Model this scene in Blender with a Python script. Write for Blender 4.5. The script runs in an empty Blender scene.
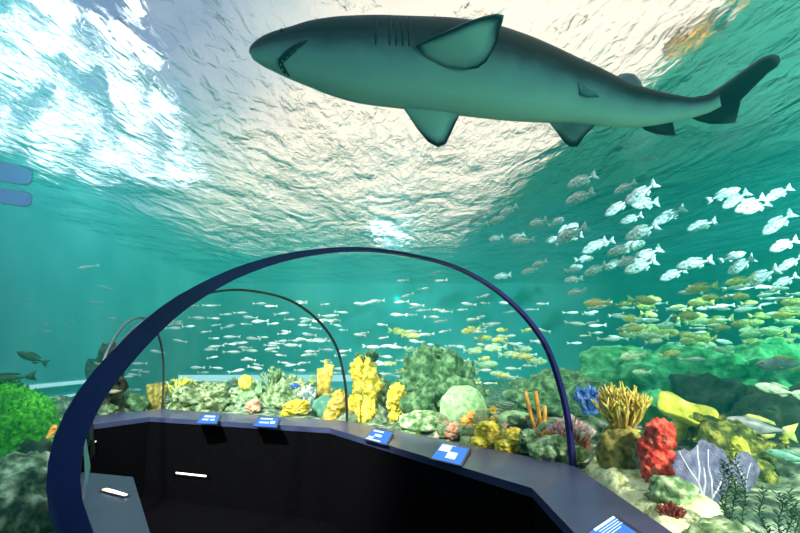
import bpy, bmesh, math, random
from mathutils import Vector, noise, Matrix
RND = random.Random(7)
C = bpy.context.scene.collection
sc = bpy.context.scene
PI = math.pi
# ------------------------------------------------------------------ camera
F = 480.0
PITCH = math.atan((350 - 266.5) / F)
CP, SP = math.cos(PITCH), math.sin(PITCH)
CZ = 1.6
CAM = Vector((0, 0, CZ))
cam_d = bpy.data.cameras.new('camera'); cam = bpy.data.objects.new('camera', cam_d); C.objects.link(cam)
cam.location = CAM; cam.rotation_euler = (PI / 2 + PITCH, 0, 0)
cam_d.sensor_width = 36; cam_d.lens = F / 800 * 36; cam_d.clip_start = .02
sc.camera = cam

def ray(px, py):
    u = (px - 400) / F; v = (266.5 - py) / F
    return Vector((u, CP - v * SP, SP + v * CP))
def at_depth(px, py, d): return CAM + ray(px, py) * d
def at_z(px, py, z):
    r = ray(px, py); return CAM + r * ((z - CZ) / r.z)
def at_y(px, py, y):
    r = ray(px, py); return CAM + r * (y / r.y)
def cam_depth(p): return p.y * CP + (p.z - CZ) * SP
def at_plane(px, py, a, b):
    n = Vector((b[1] - a[1], -(b[0] - a[0]), 0)); r = ray(px, py)
    return CAM + r * ((n.x * a[0] + n.y * a[1]) / (n.x * r.x + n.y * r.y))

# ------------------------------------------------------------------ materials
def new_mat(name):
    m = bpy.data.materials.new(name); m.use_nodes = True
    nt = m.node_tree; nt.nodes.clear()
    return m, nt, nt.nodes, nt.links
def mat(name, cols, scale=8, rough=.7, bump=.3, metal=0., coat=0., bscale=None, vary=0., detail=6, bdist=.02, sub=0., spec=.5, spread=.15):
    m, nt, N, L = new_mat(name)
    out = N.new('ShaderNodeOutputMaterial'); b = N.new('ShaderNodeBsdfPrincipled')
    L.new(b.outputs[0], out.inputs[0])
    tc = N.new('ShaderNodeTexCoord')
    nz = N.new('ShaderNodeTexNoise'); nz.inputs['Scale'].default_value = scale; nz.inputs['Detail'].default_value = detail
    L.new(tc.outputs['Object'], nz.inputs['Vector'])
    rp = N.new('ShaderNodeValToRGB')
    el = rp.color_ramp.elements
    n = len(cols)
    for i, c in enumerate(cols):
        pos = .5 - spread + 2 * spread * i / max(1, n - 1)
        if i < 2: e = el[i]; e.position = pos
        else: e = el.new(pos)
        e.color = (*c, 1)
    if n == 1: el[1].color = (*cols[0], 1)
    L.new(nz.outputs['Fac'], rp.inputs[0])
    src = rp.outputs[0]
    if vary:
        oi = N.new('ShaderNodeObjectInfo'); hs = N.new('ShaderNodeHueSaturation')
        mr = N.new('ShaderNodeMapRange'); mr.inputs[3].default_value = 1 - vary; mr.inputs[4].default_value = 1 + vary
        L.new(oi.outputs['Random'], mr.inputs[0]); L.new(mr.outputs[0], hs.inputs['Value'])
        mr2 = N.new('ShaderNodeMapRange'); mr2.inputs[3].default_value = .5 - vary * .08; mr2.inputs[4].default_value = .5 + vary * .08
        L.new(oi.outputs['Random'], mr2.inputs[0]); L.new(mr2.outputs[0], hs.inputs['Hue'])
        L.new(src, hs.inputs['Color']); src = hs.outputs[0]
    L.new(src, b.inputs['Base Color'])
    b.inputs['Roughness'].default_value = rough; b.inputs['Metallic'].default_value = metal
    b.inputs['Coat Weight'].default_value = coat; b.inputs['Specular IOR Level'].default_value = spec
    if sub: b.inputs['Subsurface Weight'].default_value = sub; b.inputs['Subsurface Radius'].default_value = (.02, .02, .02)
    if bump:
        n2 = N.new('ShaderNodeTexNoise'); n2.inputs['Scale'].default_value = bscale or scale * 3; n2.inputs['Detail'].default_value = 6
        L.new(tc.outputs['Object'], n2.inputs['Vector'])
        bp = N.new('ShaderNodeBump'); bp.inputs['Strength'].default_value = bump; bp.inputs['Distance'].default_value = bdist
        L.new(n2.outputs['Fac'], bp.inputs['Height']); L.new(bp.outputs[0], b.inputs['Normal'])
    return m
def emit_mat(name, col, strength):
    m, nt, N, L = new_mat(name)
    out = N.new('ShaderNodeOutputMaterial'); e = N.new('ShaderNodeEmission')
    e.inputs[0].default_value = (*col, 1); e.inputs[1].default_value = strength
    L.new(e.outputs[0], out.inputs[0]); return m

M = {}
M['black'] = mat('black_carpet', [(.002, .002, .003), (.003, .003, .004)], 30, 1, .1, spec=.02)
M['ledge'] = mat('navy_ledge', [(.028, .040, .10), (.050, .056, .14)], 3, .42, .12, coat=.2, bscale=60)
M['arch'] = mat('navy_arch', [(.012, .012, .085), (.020, .020, .14)], 2, .45, .05, coat=.05, spec=.25)
M['arch_thin'] = mat('dark_arch', [(.012, .014, .022), (.02, .025, .035)], 2, .4, .05)
M['acrylic_edge'] = mat('acrylic_edge', [(.45, .62, .52), (.6, .75, .66)], 5, .25, .05)
M['sign_frame'] = mat('sign_frame', [(.01, .012, .05), (.015, .02, .07)], 6, .35, 0)
M['sign_blue'] = emit_mat('sign_backlit_blue', (.06, .22, .85), 1.1)
M['sign_white'] = emit_mat('sign_backlit_white', (.6, .8, 1), 1.3)
M['lamp_white'] = emit_mat('lamp_lens', (1, .97, .85), 3)  # glow for the reflected streak and ledge glint
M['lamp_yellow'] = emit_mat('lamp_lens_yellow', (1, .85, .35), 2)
M['lamp_purple'] = emit_mat('lamp_lens_purple', (.16, .18, .62), .45)  # glow of the added purple panels
M['wall'] = mat('tank_wall', [(.07, .38, .42), (.10, .46, .50), (.14, .54, .56)], .5, .8, .15)
M['wall_band'] = mat('pale_band', [(.6, .8, .82), (.75, .9, .9)], 2, .6, .1)
M['ground'] = mat('seabed_rubble', [(.02, .05, .03), (.09, .16, .09), (.26, .36, .22), (.58, .66, .48)], 10.45, .9, .8, bscale=22, bdist=.04, detail=10)
M['shelf'] = mat('pale_rock', [(.34, .36, .12), (.70, .74, .36), (.88, .90, .58), (.90, .86, .36)], 13.3, .9, .7, bscale=30, bdist=.03, detail=8)
M['rock_pale'] = mat('rock_pale_green', [(.05, .13, .04), (.24, .38, .17), (.66, .74, .46)], 17.1, .9, .7, bscale=28, bdist=.03, vary=.3)
M['rock_mid'] = mat('rock_mid_green', [(.02, .07, .03), (.07, .20, .08), (.24, .42, .20)], 13.3, .9, .8, bscale=24, bdist=.04, vary=.25)
M['rock_dark'] = mat('rock_dark', [(.006, .014, .010), (.014, .034, .02), (.05, .09, .05)], 7.6, .95, .8, bscale=14, bdist=.05)  # near black: boulder shadow and cave shade are in the colour
M['green_hill'] = mat('rock_green', [(.02, .22, .08), (.06, .42, .17), (.20, .62, .32)], 7.6, .9, .8, bscale=14, bdist=.05)
M['moss'] = mat('bright_algae', [(.015, .16, .006), (.035, .34, .012), (.10, .58, .025)], 26.6, .9, .8, bscale=50, bdist=.03)
M['dome'] = mat('pale_dome_coral', [(.24, .48, .20), (.40, .66, .32), (.58, .80, .46)], 22.8, .8, .6, bscale=60, bdist=.015)
M['yellow'] = mat('yellow_sponge', [(.45, .30, .02), (.85, .66, .05), (.95, .82, .22)], 18, .8, .6, bscale=40)
M['yellow_coral'] = mat('yellow_branch', [(.45, .28, .02), (.72, .50, .07), (.88, .70, .20)], 14, .7, .3)
M['gold'] = mat('gold_stump', [(.10, .09, .02), (.30, .26, .05), (.55, .46, .12)], 19, .85, .7, bscale=30)
M['yellow_plate'] = mat('yellow_green_plate', [(.40, .42, .03), (.70, .74, .08), (.88, .88, .22)], 9, .7, .5)
M['olive'] = mat('olive_rock', [(.012, .022, .004), (.08, .12, .015), (.46, .44, .08)], 17.1, .85, .8, bscale=26, bdist=.04)
M['red'] = mat('red_coral', [(.42, .01, .01), (.80, .05, .03), (.95, .22, .12)], 16, .7, .8, bscale=55)
M['orange'] = mat('orange_sponge', [(.60, .22, .02), (.90, .42, .06), (.95, .60, .18)], 14, .75, .5)
M['salmon'] = mat('salmon_coral', [(.55, .20, .12), (.85, .42, .28), (.95, .62, .45)], 16, .75, .6)
M['pink'] = mat('pink_anemone', [(.75, .25, .28), (.92, .52, .50), (.98, .82, .76)], 22, .6, .2)
M['maroon'] = mat('maroon_coral', [(.10, .015, .012), (.26, .04, .03), (.42, .10, .07)], 18, .8, .6)
M['fan'] = mat('purple_fan', [(.12, .11, .22), (.20, .19, .34), (.30, .28, .44)], 20, .8, .6, bscale=90)
M['fan_vein'] = mat('pale_vein', [(.60, .58, .68), (.80, .78, .86)], 20, .6, .1)
M['kelp'] = mat('dark_kelp', [(.004, .025, .01), (.012, .06, .022), (.03, .12, .04)], 9, .6, .2)
M['white_weed'] = mat('white_weed', [(.55, .6, .5), (.85, .88, .8)], 9, .6, .2)
M['blue_coral'] = mat('blue_coral', [(.02, .10, .45), (.06, .22, .75), (.3, .5, .9)], 16, .6, .5)
M['brown'] = mat('brown_rock', [(.012, .010, .006), (.05, .04, .02), (.12, .10, .05)], 17.1, .9, .8)
M['plate_pink'] = mat('pale_pink_plate', [(.50, .40, .26), (.78, .60, .46), (.88, .80, .62)], 14, .8, .5)
M['silver'] = mat('silver_scales', [(.62, .74, .74), (.82, .90, .88)], 6, .35, .0, metal=.25, vary=.12)
M['slate'] = mat('slate_scales', [(.30, .42, .46), (.45, .58, .60)], 6, .4, .0, metal=.2, vary=.2)
M['pale'] = mat('pale_dappled_scales', [(.12, .18, .22), (.42, .50, .54), (.78, .80, .80)], 16, .45, .1, vary=.12)
M['grunt'] = mat('yellow_green_scales', [(.30, .42, .10), (.62, .68, .16), (.82, .80, .34)], 8, .45, 0, vary=.3)
M['green_fish'] = mat('pale_green_scales', [(.30, .55, .28), (.55, .75, .45), (.75, .88, .62)], 8, .45, 0, vary=.25)
M['eye'] = mat('fish_eye', [(.005, .005, .006)], 5, .2, 0)
M['amber'] = mat('amber_scales', [(.70, .45, .12), (.90, .66, .25)], 8, .45, 0)
M['darkfish'] = mat('dark_green_scales', [(.02, .07, .03), (.05, .13, .05)], 8, .5, 0)
M['greyfish'] = mat('grey_scales', [(.12, .15, .16), (.26, .29, .30), (.42, .45, .45)], 5, .4, 0)
M['tealfish'] = mat('teal_scales', [(.10, .30, .22), (.22, .48, .34)], 6, .4, 0)
M['bluefish'] = mat('blue_scales', [(.01, .05, .30), (.03, .12, .55)], 6, .4, 0)
M['gill'] = mat('gill_dark', [(.004, .004, .012), (.012, .012, .03)], 30, .8, 0)
M['metal'] = mat('grey_metal', [(.12, .12, .16), (.2, .2, .25)], 10, .4, 0, metal=.6)

# shark skin: dark back, pale belly (its own countershading), driven by a per-vertex attribute
def shark_mat():
    m, nt, N, L = new_mat('shark_skin')
    out = N.new('ShaderNodeOutputMaterial'); b = N.new('ShaderNodeBsdfPrincipled'); L.new(b.outputs[0], out.inputs[0])
    at = N.new('ShaderNodeAttribute'); at.attribute_name = 'dorsal'
    tc = N.new('ShaderNodeTexCoord'); nz = N.new('ShaderNodeTexNoise'); nz.inputs['Scale'].default_value = 5; nz.inputs['Detail'].default_value = 5
    L.new(tc.outputs['Object'], nz.inputs['Vector'])
    mx = N.new('ShaderNodeMath'); mx.operation = 'MULTIPLY_ADD'; mx.inputs[1].default_value = .16; L.new(nz.outputs['Fac'], mx.inputs[0]); L.new(at.outputs['Fac'], mx.inputs[2])
    rp = N.new('ShaderNodeValToRGB'); el = rp.color_ramp.elements
    el[0].position = .18; el[0].color = (.40, .58, .50, 1)
    el[1].position = .97; el[1].color = (.34, .32, .37, 1)
    e = el.new(.36); e.color = (.24, .36, .36, 1)
    e = el.new(.51); e.color = (.05, .065, .085, 1)
    e = el.new(.60); e.color = (.006, .007, .016, 1)
    e = el.new(.72); e.color = (.012, .013, .024, 1)
    e = el.new(.84); e.color = (.10, .098, .13, 1)
    L.new(mx.outputs[0], rp.inputs[0]); L.new(rp.outputs[0], b.inputs['Base Color'])
    b.inputs['Roughness'].default_value = .6; b.inputs['Specular IOR Level'].default_value = .12
    n2 = N.new('ShaderNodeTexNoise'); n2.inputs['Scale'].default_value = 60; L.new(tc.outputs['Object'], n2.inputs['Vector'])
    bp = N.new('ShaderNodeBump'); bp.inputs['Strength'].default_value = .08; bp.inputs['Distance'].default_value = .01
    L.new(n2.outputs['Fac'], bp.inputs['Height']); L.new(bp.outputs[0], b.inputs['Normal'])
    return m
M['shark'] = shark_mat()

def water_surface_mat():
    m, nt, N, L = new_mat('rippled_water_surface')
    out = N.new('ShaderNodeOutputMaterial')
    tc = N.new('ShaderNodeTexCoord')
    def nz(sx, sy, scale, det, dist=0., rot=0.):
        mp = N.new('ShaderNodeMapping'); mp.inputs['Scale'].default_value = (sx, sy, 1); mp.inputs['Rotation'].default_value = (0, 0, rot)
        L.new(tc.outputs['Object'], mp.inputs['Vector'])
        n = N.new('ShaderNodeTexNoise'); n.inputs['Scale'].default_value = scale; n.inputs['Detail'].default_value = det
        n.inputs['Distortion'].default_value = dist
        L.new(mp.outputs[0], n.inputs['Vector']); return n.outputs['Fac']
    b1 = N.new('ShaderNodeBump'); b1.inputs['Strength'].default_value = 1; b1.inputs['Distance'].default_value = WAVE[0]
    L.new(nz(1, .5, 1.6, 2, .6), b1.inputs['Height'])
    b2 = N.new('ShaderNodeBump'); b2.inputs['Strength'].default_value = 1; b2.inputs['Distance'].default_value = WAVE[1]
    L.new(nz(1, .42, 9.5, 5, 1.0, .15), b2.inputs['Height']); L.new(b1.outputs[0], b2.inputs['Normal'])
    fr = N.new('ShaderNodeFresnel'); fr.inputs['IOR'].default_value = WAVE[2]; L.new(b2.outputs[0], fr.inputs['Normal'])
    tr = N.new('ShaderNodeBsdfRefraction'); tr.inputs['Roughness'].default_value = 0; tr.inputs['IOR'].default_value = WAVE[2]; L.new(b2.outputs[0], tr.inputs['Normal'])
    gl = N.new('ShaderNodeBsdfGlossy'); gl.inputs['Roughness'].default_value = .05; L.new(b2.outputs[0], gl.inputs['Normal'])
    mx = N.new('ShaderNodeMixShader'); L.new(fr.outputs[0], mx.inputs[0]); L.new(tr.outputs[0], mx.inputs[1]); L.new(gl.outputs[0], mx.inputs[2])
    L.new(mx.outputs[0], out.inputs[0]); return m
WAVE = (.21, .044, 1.042)
M['surface'] = water_surface_mat()

def glass_mat():
    m, nt, N, L = new_mat('clear_acrylic')
    out = N.new('ShaderNodeOutputMaterial')
    tr = N.new('ShaderNodeBsdfTransparent'); tr.inputs[0].default_value = (.985, 1, .995, 1)
    gl = N.new('ShaderNodeBsdfGlossy'); gl.inputs['Roughness'].default_value = .02
    mx = N.new('ShaderNodeMixShader'); mx.inputs[0].default_value = .012; L.new(tr.outputs[0], mx.inputs[1]); L.new(gl.outputs[0], mx.inputs[2])
    L.new(mx.outputs[0], out.inputs[0]); return m
M['glass'] = glass_mat()

def haze_mat():
    m, nt, N, L = new_mat('sea_water_haze')
    out = N.new('ShaderNodeOutputMaterial')
    s = N.new('ShaderNodeVolumeScatter'); s.inputs['Color'].default_value = (*HAZE[0], 1); s.inputs['Density'].default_value = HAZE[1]; s.inputs['Anisotropy'].default_value = .2
    a = N.new('ShaderNodeVolumeAbsorption'); a.inputs['Color'].default_value = (*HAZE[2], 1); a.inputs['Density'].default_value = HAZE[3]
    ad = N.new('ShaderNodeAddShader'); L.new(s.outputs[0], ad.inputs[0]); L.new(a.outputs[0], ad.inputs[1]); L.new(ad.outputs[0], out.inputs['Volume'])
    return m
HAZE = ((.02, .60, .56), .044, (.50, .94, .92), .080)
M['haze'] = haze_mat()

# ------------------------------------------------------------------ mesh helpers
class MB:
    def __init__(s): s.v = []; s.f = []; s.a = []
    def add(s, vs, fs, a=None):
        o = len(s.v); s.v += [Vector(v) for v in vs]; s.f += [[o + i for i in f] for f in fs]
        s.a += list(a) if a else [0.] * len(vs)
        return s
    def box(s, lo, hi):
        x0, y0, z0 = lo; x1, y1, z1 = hi
        return s.add([(x0,y0,z0),(x1,y0,z0),(x1,y1,z0),(x0,y1,z0),(x0,y0,z1),(x1,y0,z1),(x1,y1,z1),(x0,y1,z1)],
                     [(3,2,1,0),(4,5,6,7),(0,1,5,4),(1,2,6,5),(2,3,7,6),(3,0,4,7)])
    def hexa(s, b, t):
        return s.add(list(b) + list(t), [(3,2,1,0),(4,5,6,7),(0,1,5,4),(1,2,6,5),(2,3,7,6),(3,0,4,7)])
    def tube(s, path, rad, n=6, hollow=False):
        path = [Vector(p) for p in path]; k = len(path); vs = []; fs = []
        if not isinstance(rad, (list, tuple)): rad = [rad] * k
        ref = Vector((0, 0, 1))
        t0 = (path[-1] - path[0]).normalized()
        if abs(t0.dot(ref)) > .9: ref = Vector((0, 1, 0))
        for i, p in enumerate(path):
            t = (path[min(i + 1, k - 1)] - path[max(i - 1, 0)]).normalized()
            a = t.cross(ref).normalized(); b = a.cross(t)
            for j in range(n):
                q = 2 * PI * j / n
                vs.append(p + (a * math.cos(q) + b * math.sin(q)) * rad[i])
        for i in range(k - 1):
            for j in range(n):
                fs.append((i * n + j, i * n + (j + 1) % n, (i + 1) * n + (j + 1) % n, (i + 1) * n + j))
        fs.append(tuple(reversed(range(n))))
        if hollow:
            o = (k - 1) * n; base = len(vs)
            t = (path[-1] - path[-2]).normalized()
            for j in range(n): vs.append(path[-1] + (vs[o + j] - path[-1]) * .62)
            for j in range(n): vs.append(path[-1] + (vs[o + j] - path[-1]) * .5 - t * rad[-1] * 2)
            for j in range(n):
                j2 = (j + 1) % n
                fs.append((o + j, o + j2, base + j2, base + j)); fs.append((base + j, base + j2, base + n + j2, base + n + j))
            fs.append(tuple(base + n + j for j in range(n)))
        else: fs.append(tuple((k - 1) * n + j for j in range(n)))
        return s.add(vs, fs)
    def blob(s, c, r, seed=0, amp=.2, freq=2., sub=3, flat=None, fine=0., ffreq=9.):
        bm = bmesh.new(); bmesh.ops.create_icosphere(bm, subdivisions=sub, radius=1)
        sd = Vector((seed * 3.17, seed * 1.3, -seed * 2.1)); c = Vector(c)
        vs = []
        for v in bm.verts:
            d = v.co.normalized(); k = 1 + amp * noise.noise(d * freq + sd) * 1.6
            if fine: k += fine * noise.noise(d * ffreq + sd * 2) + fine * .45 * noise.noise(d * ffreq * 2.7 + sd)
            q = Vector((d.x * r[0] * k, d.y * r[1] * k, d.z * r[2] * k))
            if flat is not None and q.z < flat * r[2]: q.z = flat * r[2]
            vs.append(c + q)
        fs = [[v.index for v in f.verts] for f in bm.faces]
        bm.free(); return s.add(vs, fs)
    def build(s, name, m, parent=None, smooth=True, attr=None, origin=None):
        o_ = Vector(origin) if origin is not None else Vector((0, 0, 0))
        me = bpy.data.meshes.new(name); me.from_pydata([v - o_ for v in s.v], [], s.f)
        bm = bmesh.new(); bm.from_mesh(me); bmesh.ops.recalc_face_normals(bm, faces=bm.faces); bm.to_mesh(me); bm.free()
        if smooth: me.polygons.foreach_set('use_smooth', [True] * len(me.polygons))
        if attr:
            at = me.attributes.new(attr, 'FLOAT', 'POINT'); at.data.foreach_set('value', s.a)
        me.materials.append(m)
        o = bpy.data.objects.new(name, me); C.objects.link(o)
        if parent: o.parent = parent
        elif origin is not None: o.location = o_
        return o
def tag(o, label, cat, group=None):
    o['label'] = label; o['category'] = cat
    if group: o['group'] = group
    return o
def structure(o): o['kind'] = 'structure'; return o
def thing(name, label, cat, loc=(0, 0, 0), group=None):
    o = bpy.data.objects.new(name, None); C.objects.link(o); o.location = loc; o.empty_display_size = .05
    return tag(o, label, cat, group)

# ------------------------------------------------------------------ tunnel plan
LZ = .85
R1 = at_z(573, 465, LZ); R2 = at_z(347, 421, LZ); R3 = at_z(162, 409, LZ)
rl = ray(64, 475); L1 = CAM + rl * (1.9 / rl.y)
L1 = Vector((L1.x, L1.y, LZ)); L2 = Vector((-2.06, 3.22, LZ)); L3 = Vector((-2.60, 4.2, LZ))
R0 = Vector((1.10, -3.6, LZ)); L0 = Vector((-1.12, -3.6, LZ))
R4 = Vector((-3.55, 5.75, LZ)); L4 = Vector((-2.80, 4.55, LZ))
PX = [(78,533),(66,505),(64,475),(68,445),(80,415),(102,380),(140,338),(170,311),(200,291.5),(240,271.5),(290,256.5),(345,249.5),(390,252),(440,262),(475,276.5),(505,297),(530,322),(548,350),(561,388),(568,420),(573,465)]
e1 = (R1 - L1); W1 = e1.length; e1 = e1 / W1
PROF = []
for p in PX:
    q = at_plane(p[0], p[1], L1, R1); PROF.append(((q - L1).dot(e1) / W1, q.z))
PROF[0] = (.028, .87); PROF[-1] = (1., .85)
PROF.insert(0, (.034, .80)); PROF.append((1., .80))
def resample(pts, n):
    d = [0]
    for a, b in zip(pts, pts[1:]): d.append(d[-1] + math.hypot((b[0] - a[0]) * 2.8, b[1] - a[1]))
    out = []
    # Catmull-Rom over arc length
    for i in range(n):
        t = d[-1] * i / (n - 1); k = 0
        while k < len(d) - 2 and d[k + 1] < t: k += 1
        f = (t - d[k]) / (d[k + 1] - d[k])
        p0 = pts[max(k - 1, 0)]; p1 = pts[k]; p2 = pts[k + 1]; p3 = pts[min(k + 2, len(pts) - 1)]
        out.append(tuple(.5 * ((2 * p1[j]) + (-p0[j] + p2[j]) * f + (2 * p0[j] - 5 * p1[j] + 4 * p2[j] - p3[j]) * f * f + (-p0[j] + 3 * p1[j] - 3 * p2[j] + p3[j]) * f ** 3) for j in (0, 1)))
    return out
NP = 56
PROF = resample(PROF, NP)
def section(A, B, hs=1., swell=0.):
    e = B - A
    return [Vector((A.x + e.x * u, A.y + e.y * u, .85 + (z - .85) * hs)) for u, z in PROF]
SEC = [section(L0, R0), section(L1, R1), section(L2, R2, .985), section(L3, R3, .85), section(L4, R4, .9)]

def arch(name, A, B, hs, T, depth, m, label):
    e = (B - A); w = e.length; e = e / w; nrm = Vector((-e.y, e.x, 0))
    pts = [((u * w), .85 + (z - .85) * hs) for u, z in PROF]
    mb = MB(); vs = []; fs = []
    for i, (x, z) in enumerate(pts):
        a = pts[max(i - 1, 0)]; b = pts[min(i + 1, NP - 1)]
        tx, tz = b[0] - a[0], b[1] - a[1]; l = math.hypot(tx, tz); nx, nz = -tz / l, tx / l   # outward
        f = i / (NP - 1)
        t = T(f) / 2
        for (s, k) in ((1, -1), (1, 1), (-1, 1), (-1, -1)):
            p = Vector((A.x, A.y, 0)) + e * (x + nx * t * s) + nrm * (k * depth / 2); p.z = z + nz * t * s
            vs.append(p)
    for i in range(NP - 1):
        for j in range(4):
            fs.append((i * 4 + j, i * 4 + (j + 1) % 4, i * 4 + 4 + (j + 1) % 4, i * 4 + 4 + j))
    fs.append((3, 2, 1, 0)); n4 = (NP - 1) * 4; fs.append((n4, n4 + 1, n4 + 2, n4 + 3))
    mb.add(vs, fs)
    o = mb.build(name, m, smooth=False)
    return tag(o, label, 'arch')
def T1(f):
    # thick joint at the near foot, thinning to the crown
    pts = [(0, .105), (.12, .102), (.22, .080), (.31, .050), (.40, .030), (.47, .020), (.55, .016), (.68, .022), (1, .042)]
    for (a, x), (b, y) in zip(pts, pts[1:]):
        if f <= b: return x + (y - x) * (f - a) / (b - a)
    return .045
arch('tunnel_arch', L1, R1, 1., T1, .03, M['arch'], 'large dark blue arch framing the tunnel, nearest of the three arches')
arch('tunnel_arch', L2, R2, .985, lambda f: .02, .02, M['arch_thin'], 'thin dark arch further down the tunnel, second of the three arches')
arch('tunnel_arch', L3, R3, .85, lambda f: .022, .02, M['arch_thin'], 'thin dark arch farthest along the tunnel, partly hidden by the near blue arch')

for k in range(4):
    a, b = SEC[k], SEC[k + 1]; mb = MB(); vs = []; fs = []
    ns = 6
    for i in range(ns + 1):
        f = i / ns
        vs += [p.lerp(q, f) for p, q in zip(a, b)]
    for i in range(ns):
        for j in range(NP - 1): fs.append((i * NP + j, i * NP + j + 1, (i + 1) * NP + j + 1, (i + 1) * NP + j))
    mb.add(vs, fs); structure(mb.build('window_%d' % (k + 1), M['glass']))

# ledges, base walls, floor
OUT = [R0, R1, R2, R3, R4]
INK = [Vector((.71, -3.6, LZ)), at_z(532, 488, LZ), at_z(330, 428, LZ), at_z(150, 417, LZ), at_z(88, 425, LZ)]
def ledge(outl, inl, z0, z1, name, label):
    mb = MB(); n = len(outl); vs = []
    for o, i in zip(outl, inl):
        vs += [(o.x, o.y, z1), (i.x, i.y, z1), (i.x, i.y, z0), (o.x, o.y, z0)]
    fs = []
    for k in range(n - 1):
        for j in range(4): fs.append((k * 4 + j, k * 4 + (j + 1) % 4, k * 4 + 4 + (j + 1) % 4, k * 4 + 4 + j))
    fs += [(3, 2, 1, 0), tuple((n - 1) * 4 + j for j in range(4))]
    mb.add(vs, fs); return tag(mb.build(name, M['ledge'], smooth=False), label, 'ledge')
ledge(OUT, INK, .80, .85, 'handrail_ledge', 'dark navy ledge curving along the outer glass with blue information panels')
KL = at_z(133, 477, LZ); KB = at_z(150, 533, LZ); KD = at_z(82, 472, LZ)
d = (KB - KL).normalized()
KN = Vector((-.62, -3.6, LZ)); KM = KB + (KB - KL) * .55
LO = [L0, L1, L2]
def cut(p): return Vector((p.x, p.y, LZ))
mbl = [L0, L1.lerp(L0, .02), L1, L2 + Vector((.02, .05, 0))]
ledge([L0, L1, L1.lerp(L2, .5), KD], [KN, KM, KB, KL], .80, .85, 'handrail_ledge', 'short blue ledge below the near foot of the blue arch')
def wall_strip(pts, z0, z1, th, name):
    mb = MB()
    for a, b in zip(pts, pts[1:]):
        e = (b - a).normalized(); n = Vector((-e.y, e.x, 0)) * th
        q = [a, b, b + n, a + n]
        mb.hexa([(p.x, p.y, z0) for p in q], [(p.x, p.y, z1) for p in q])
    return structure(mb.build(name, M['black'], smooth=False))
wall_strip(INK, 0, .80, -.03, 'wall_right_base')
wall_strip([KN, KM, KB, KL, KD], 0, .80, .03, 'wall_left_base')
wall_strip([KD, KD.lerp(L3, .5) + Vector((.07, 0, 0)), L3 + Vector((.05, 0, 0))], 0, .86, .03, 'wall_left_far_base')
wall_strip(OUT, -.4, .80, .02, 'wall_right_outer_base')
wall_strip([L0, L1, L2, L3, L4], -.4, .85, -.02, 'wall_left_outer_base')
structure(MB().box((-4.2, -3.7, -.06), (1.3, 6.6, 0)).build('floor', M['black'], smooth=False))
for k, nm in ((0, 'wall_near_end'), (4, 'window_5')):
    s = SEC[k]; e = (s[-1] - s[0]).normalized(); n = Vector((-e.y, e.x, 0)) * .03
    ring = [Vector((s[0].x, s[0].y, -.1))] + s + [Vector((s[-1].x, s[-1].y, -.1))]
    k_ = len(ring); mb = MB()
    mb.add([p for p in ring] + [p + n for p in ring], [tuple(range(k_)), tuple(reversed(range(k_, 2 * k_)))] + [(i, (i + 1) % k_, k_ + (i + 1) % k_, k_ + i) for i in range(k_)])
    structure(mb.build(nm, M['glass' if k else 'black'], smooth=False))
# pale acrylic edge beside the near foot
mb = MB(); a = [(83.5, 438), (86, 438), (90.5, 466), (87, 486), (85, 486), (84.5, 466)]
pa = [at_depth(x, y, 2.55) for x, y in a]
mb.add(pa + [p + Vector((-.02, .03, 0)) for p in pa], [(0,1,2,5),(5,2,3,4),(6,11,8,7),(11,10,9,8)] + [(i, 6 + i, 6 + (i + 1) % 6, (i + 1) % 6) for i in range(6)])
structure(mb.build('trim_1', M['acrylic_edge'], smooth=False))

# information panels on the ledge
def sign(c, label, bars):
    bl, br, tr, tl = c
    o0 = (bl + tr) / 2; o0.z = LZ
    t = thing('information_sign', label, 'sign', o0, 'blue panels on the tunnel ledge')
    loc = lambda p, z: (p.x - o0.x, p.y - o0.y, z)
    def S(s, u): return bl.lerp(br, s).lerp(tl.lerp(tr, s), u)
    def slab(name, s0, s1, u0, u1, z0, z1, m):
        q = [S(s0, u0), S(s1, u0), S(s1, u1), S(s0, u1)]
        f = lambda u: .006 + .018 * u      # tilts up towards the glass
        uu = [u0, u0, u1, u1]
        return MB().hexa([loc(p, z0 + (f(u) if z0 > 0 else 0)) for p, u in zip(q, uu)], [loc(p, z1 + f(u)) for p, u in zip(q, uu)]).build(name, m, t, smooth=False)
    slab('frame', 0, 1, 0, 1, 0, .002, M['sign_frame'])
    slab('screen', .06, .94, .05, .90, .0021, .0035, M['sign_blue'])
    for b in bars: slab('lettering', b[0], b[1], b[2], b[3], .0036, .0042, M['sign_white'])
zs = LZ + .018
def quad(*p): return [at_z(x, y, zs) for x, y in p]
sign(quad((195, 422.5), (217, 423), (221.5, 415), (203, 414)), 'small blue information panel at the far bend, leftmost on the ledge', [(.2, .75, .6, .78), (.2, .5, .3, .45), (.58, .8, .3, .45)])
sign(quad((252, 425), (277, 426.5), (280.5, 418), (259, 417)), 'small blue information panel with white heading, second from the far bend', [(.15, .7, .68, .82), (.2, .6, .3, .45), (.65, .85, .3, .55)])
sign(quad((363, 437.5), (387, 444), (394, 432.5), (374, 428.5)), 'blue information panel with white drawing right of the second arch foot', [(.1, .6, .7, .82), (.12, .35, .18, .3), (.3, .62, .36, .54), (.1, .7, .06, .14)])
sign(quad((429, 457), (462, 464.5), (471, 449), (441, 443)), 'blue information panel with white fish pictures, second nearest on the ledge', [(.1, .45, .5, .85), (.42, .72, .2, .55), (.1, .55, .88, .9)])
tl = at_z(614, 516, zs); bl_ = at_z(583, 532, zs); tr_ = at_z(640, 533, zs)
a_ = (bl_ - tl).normalized() * .30; b_ = (tr_ - tl).normalized() * .24
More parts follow.
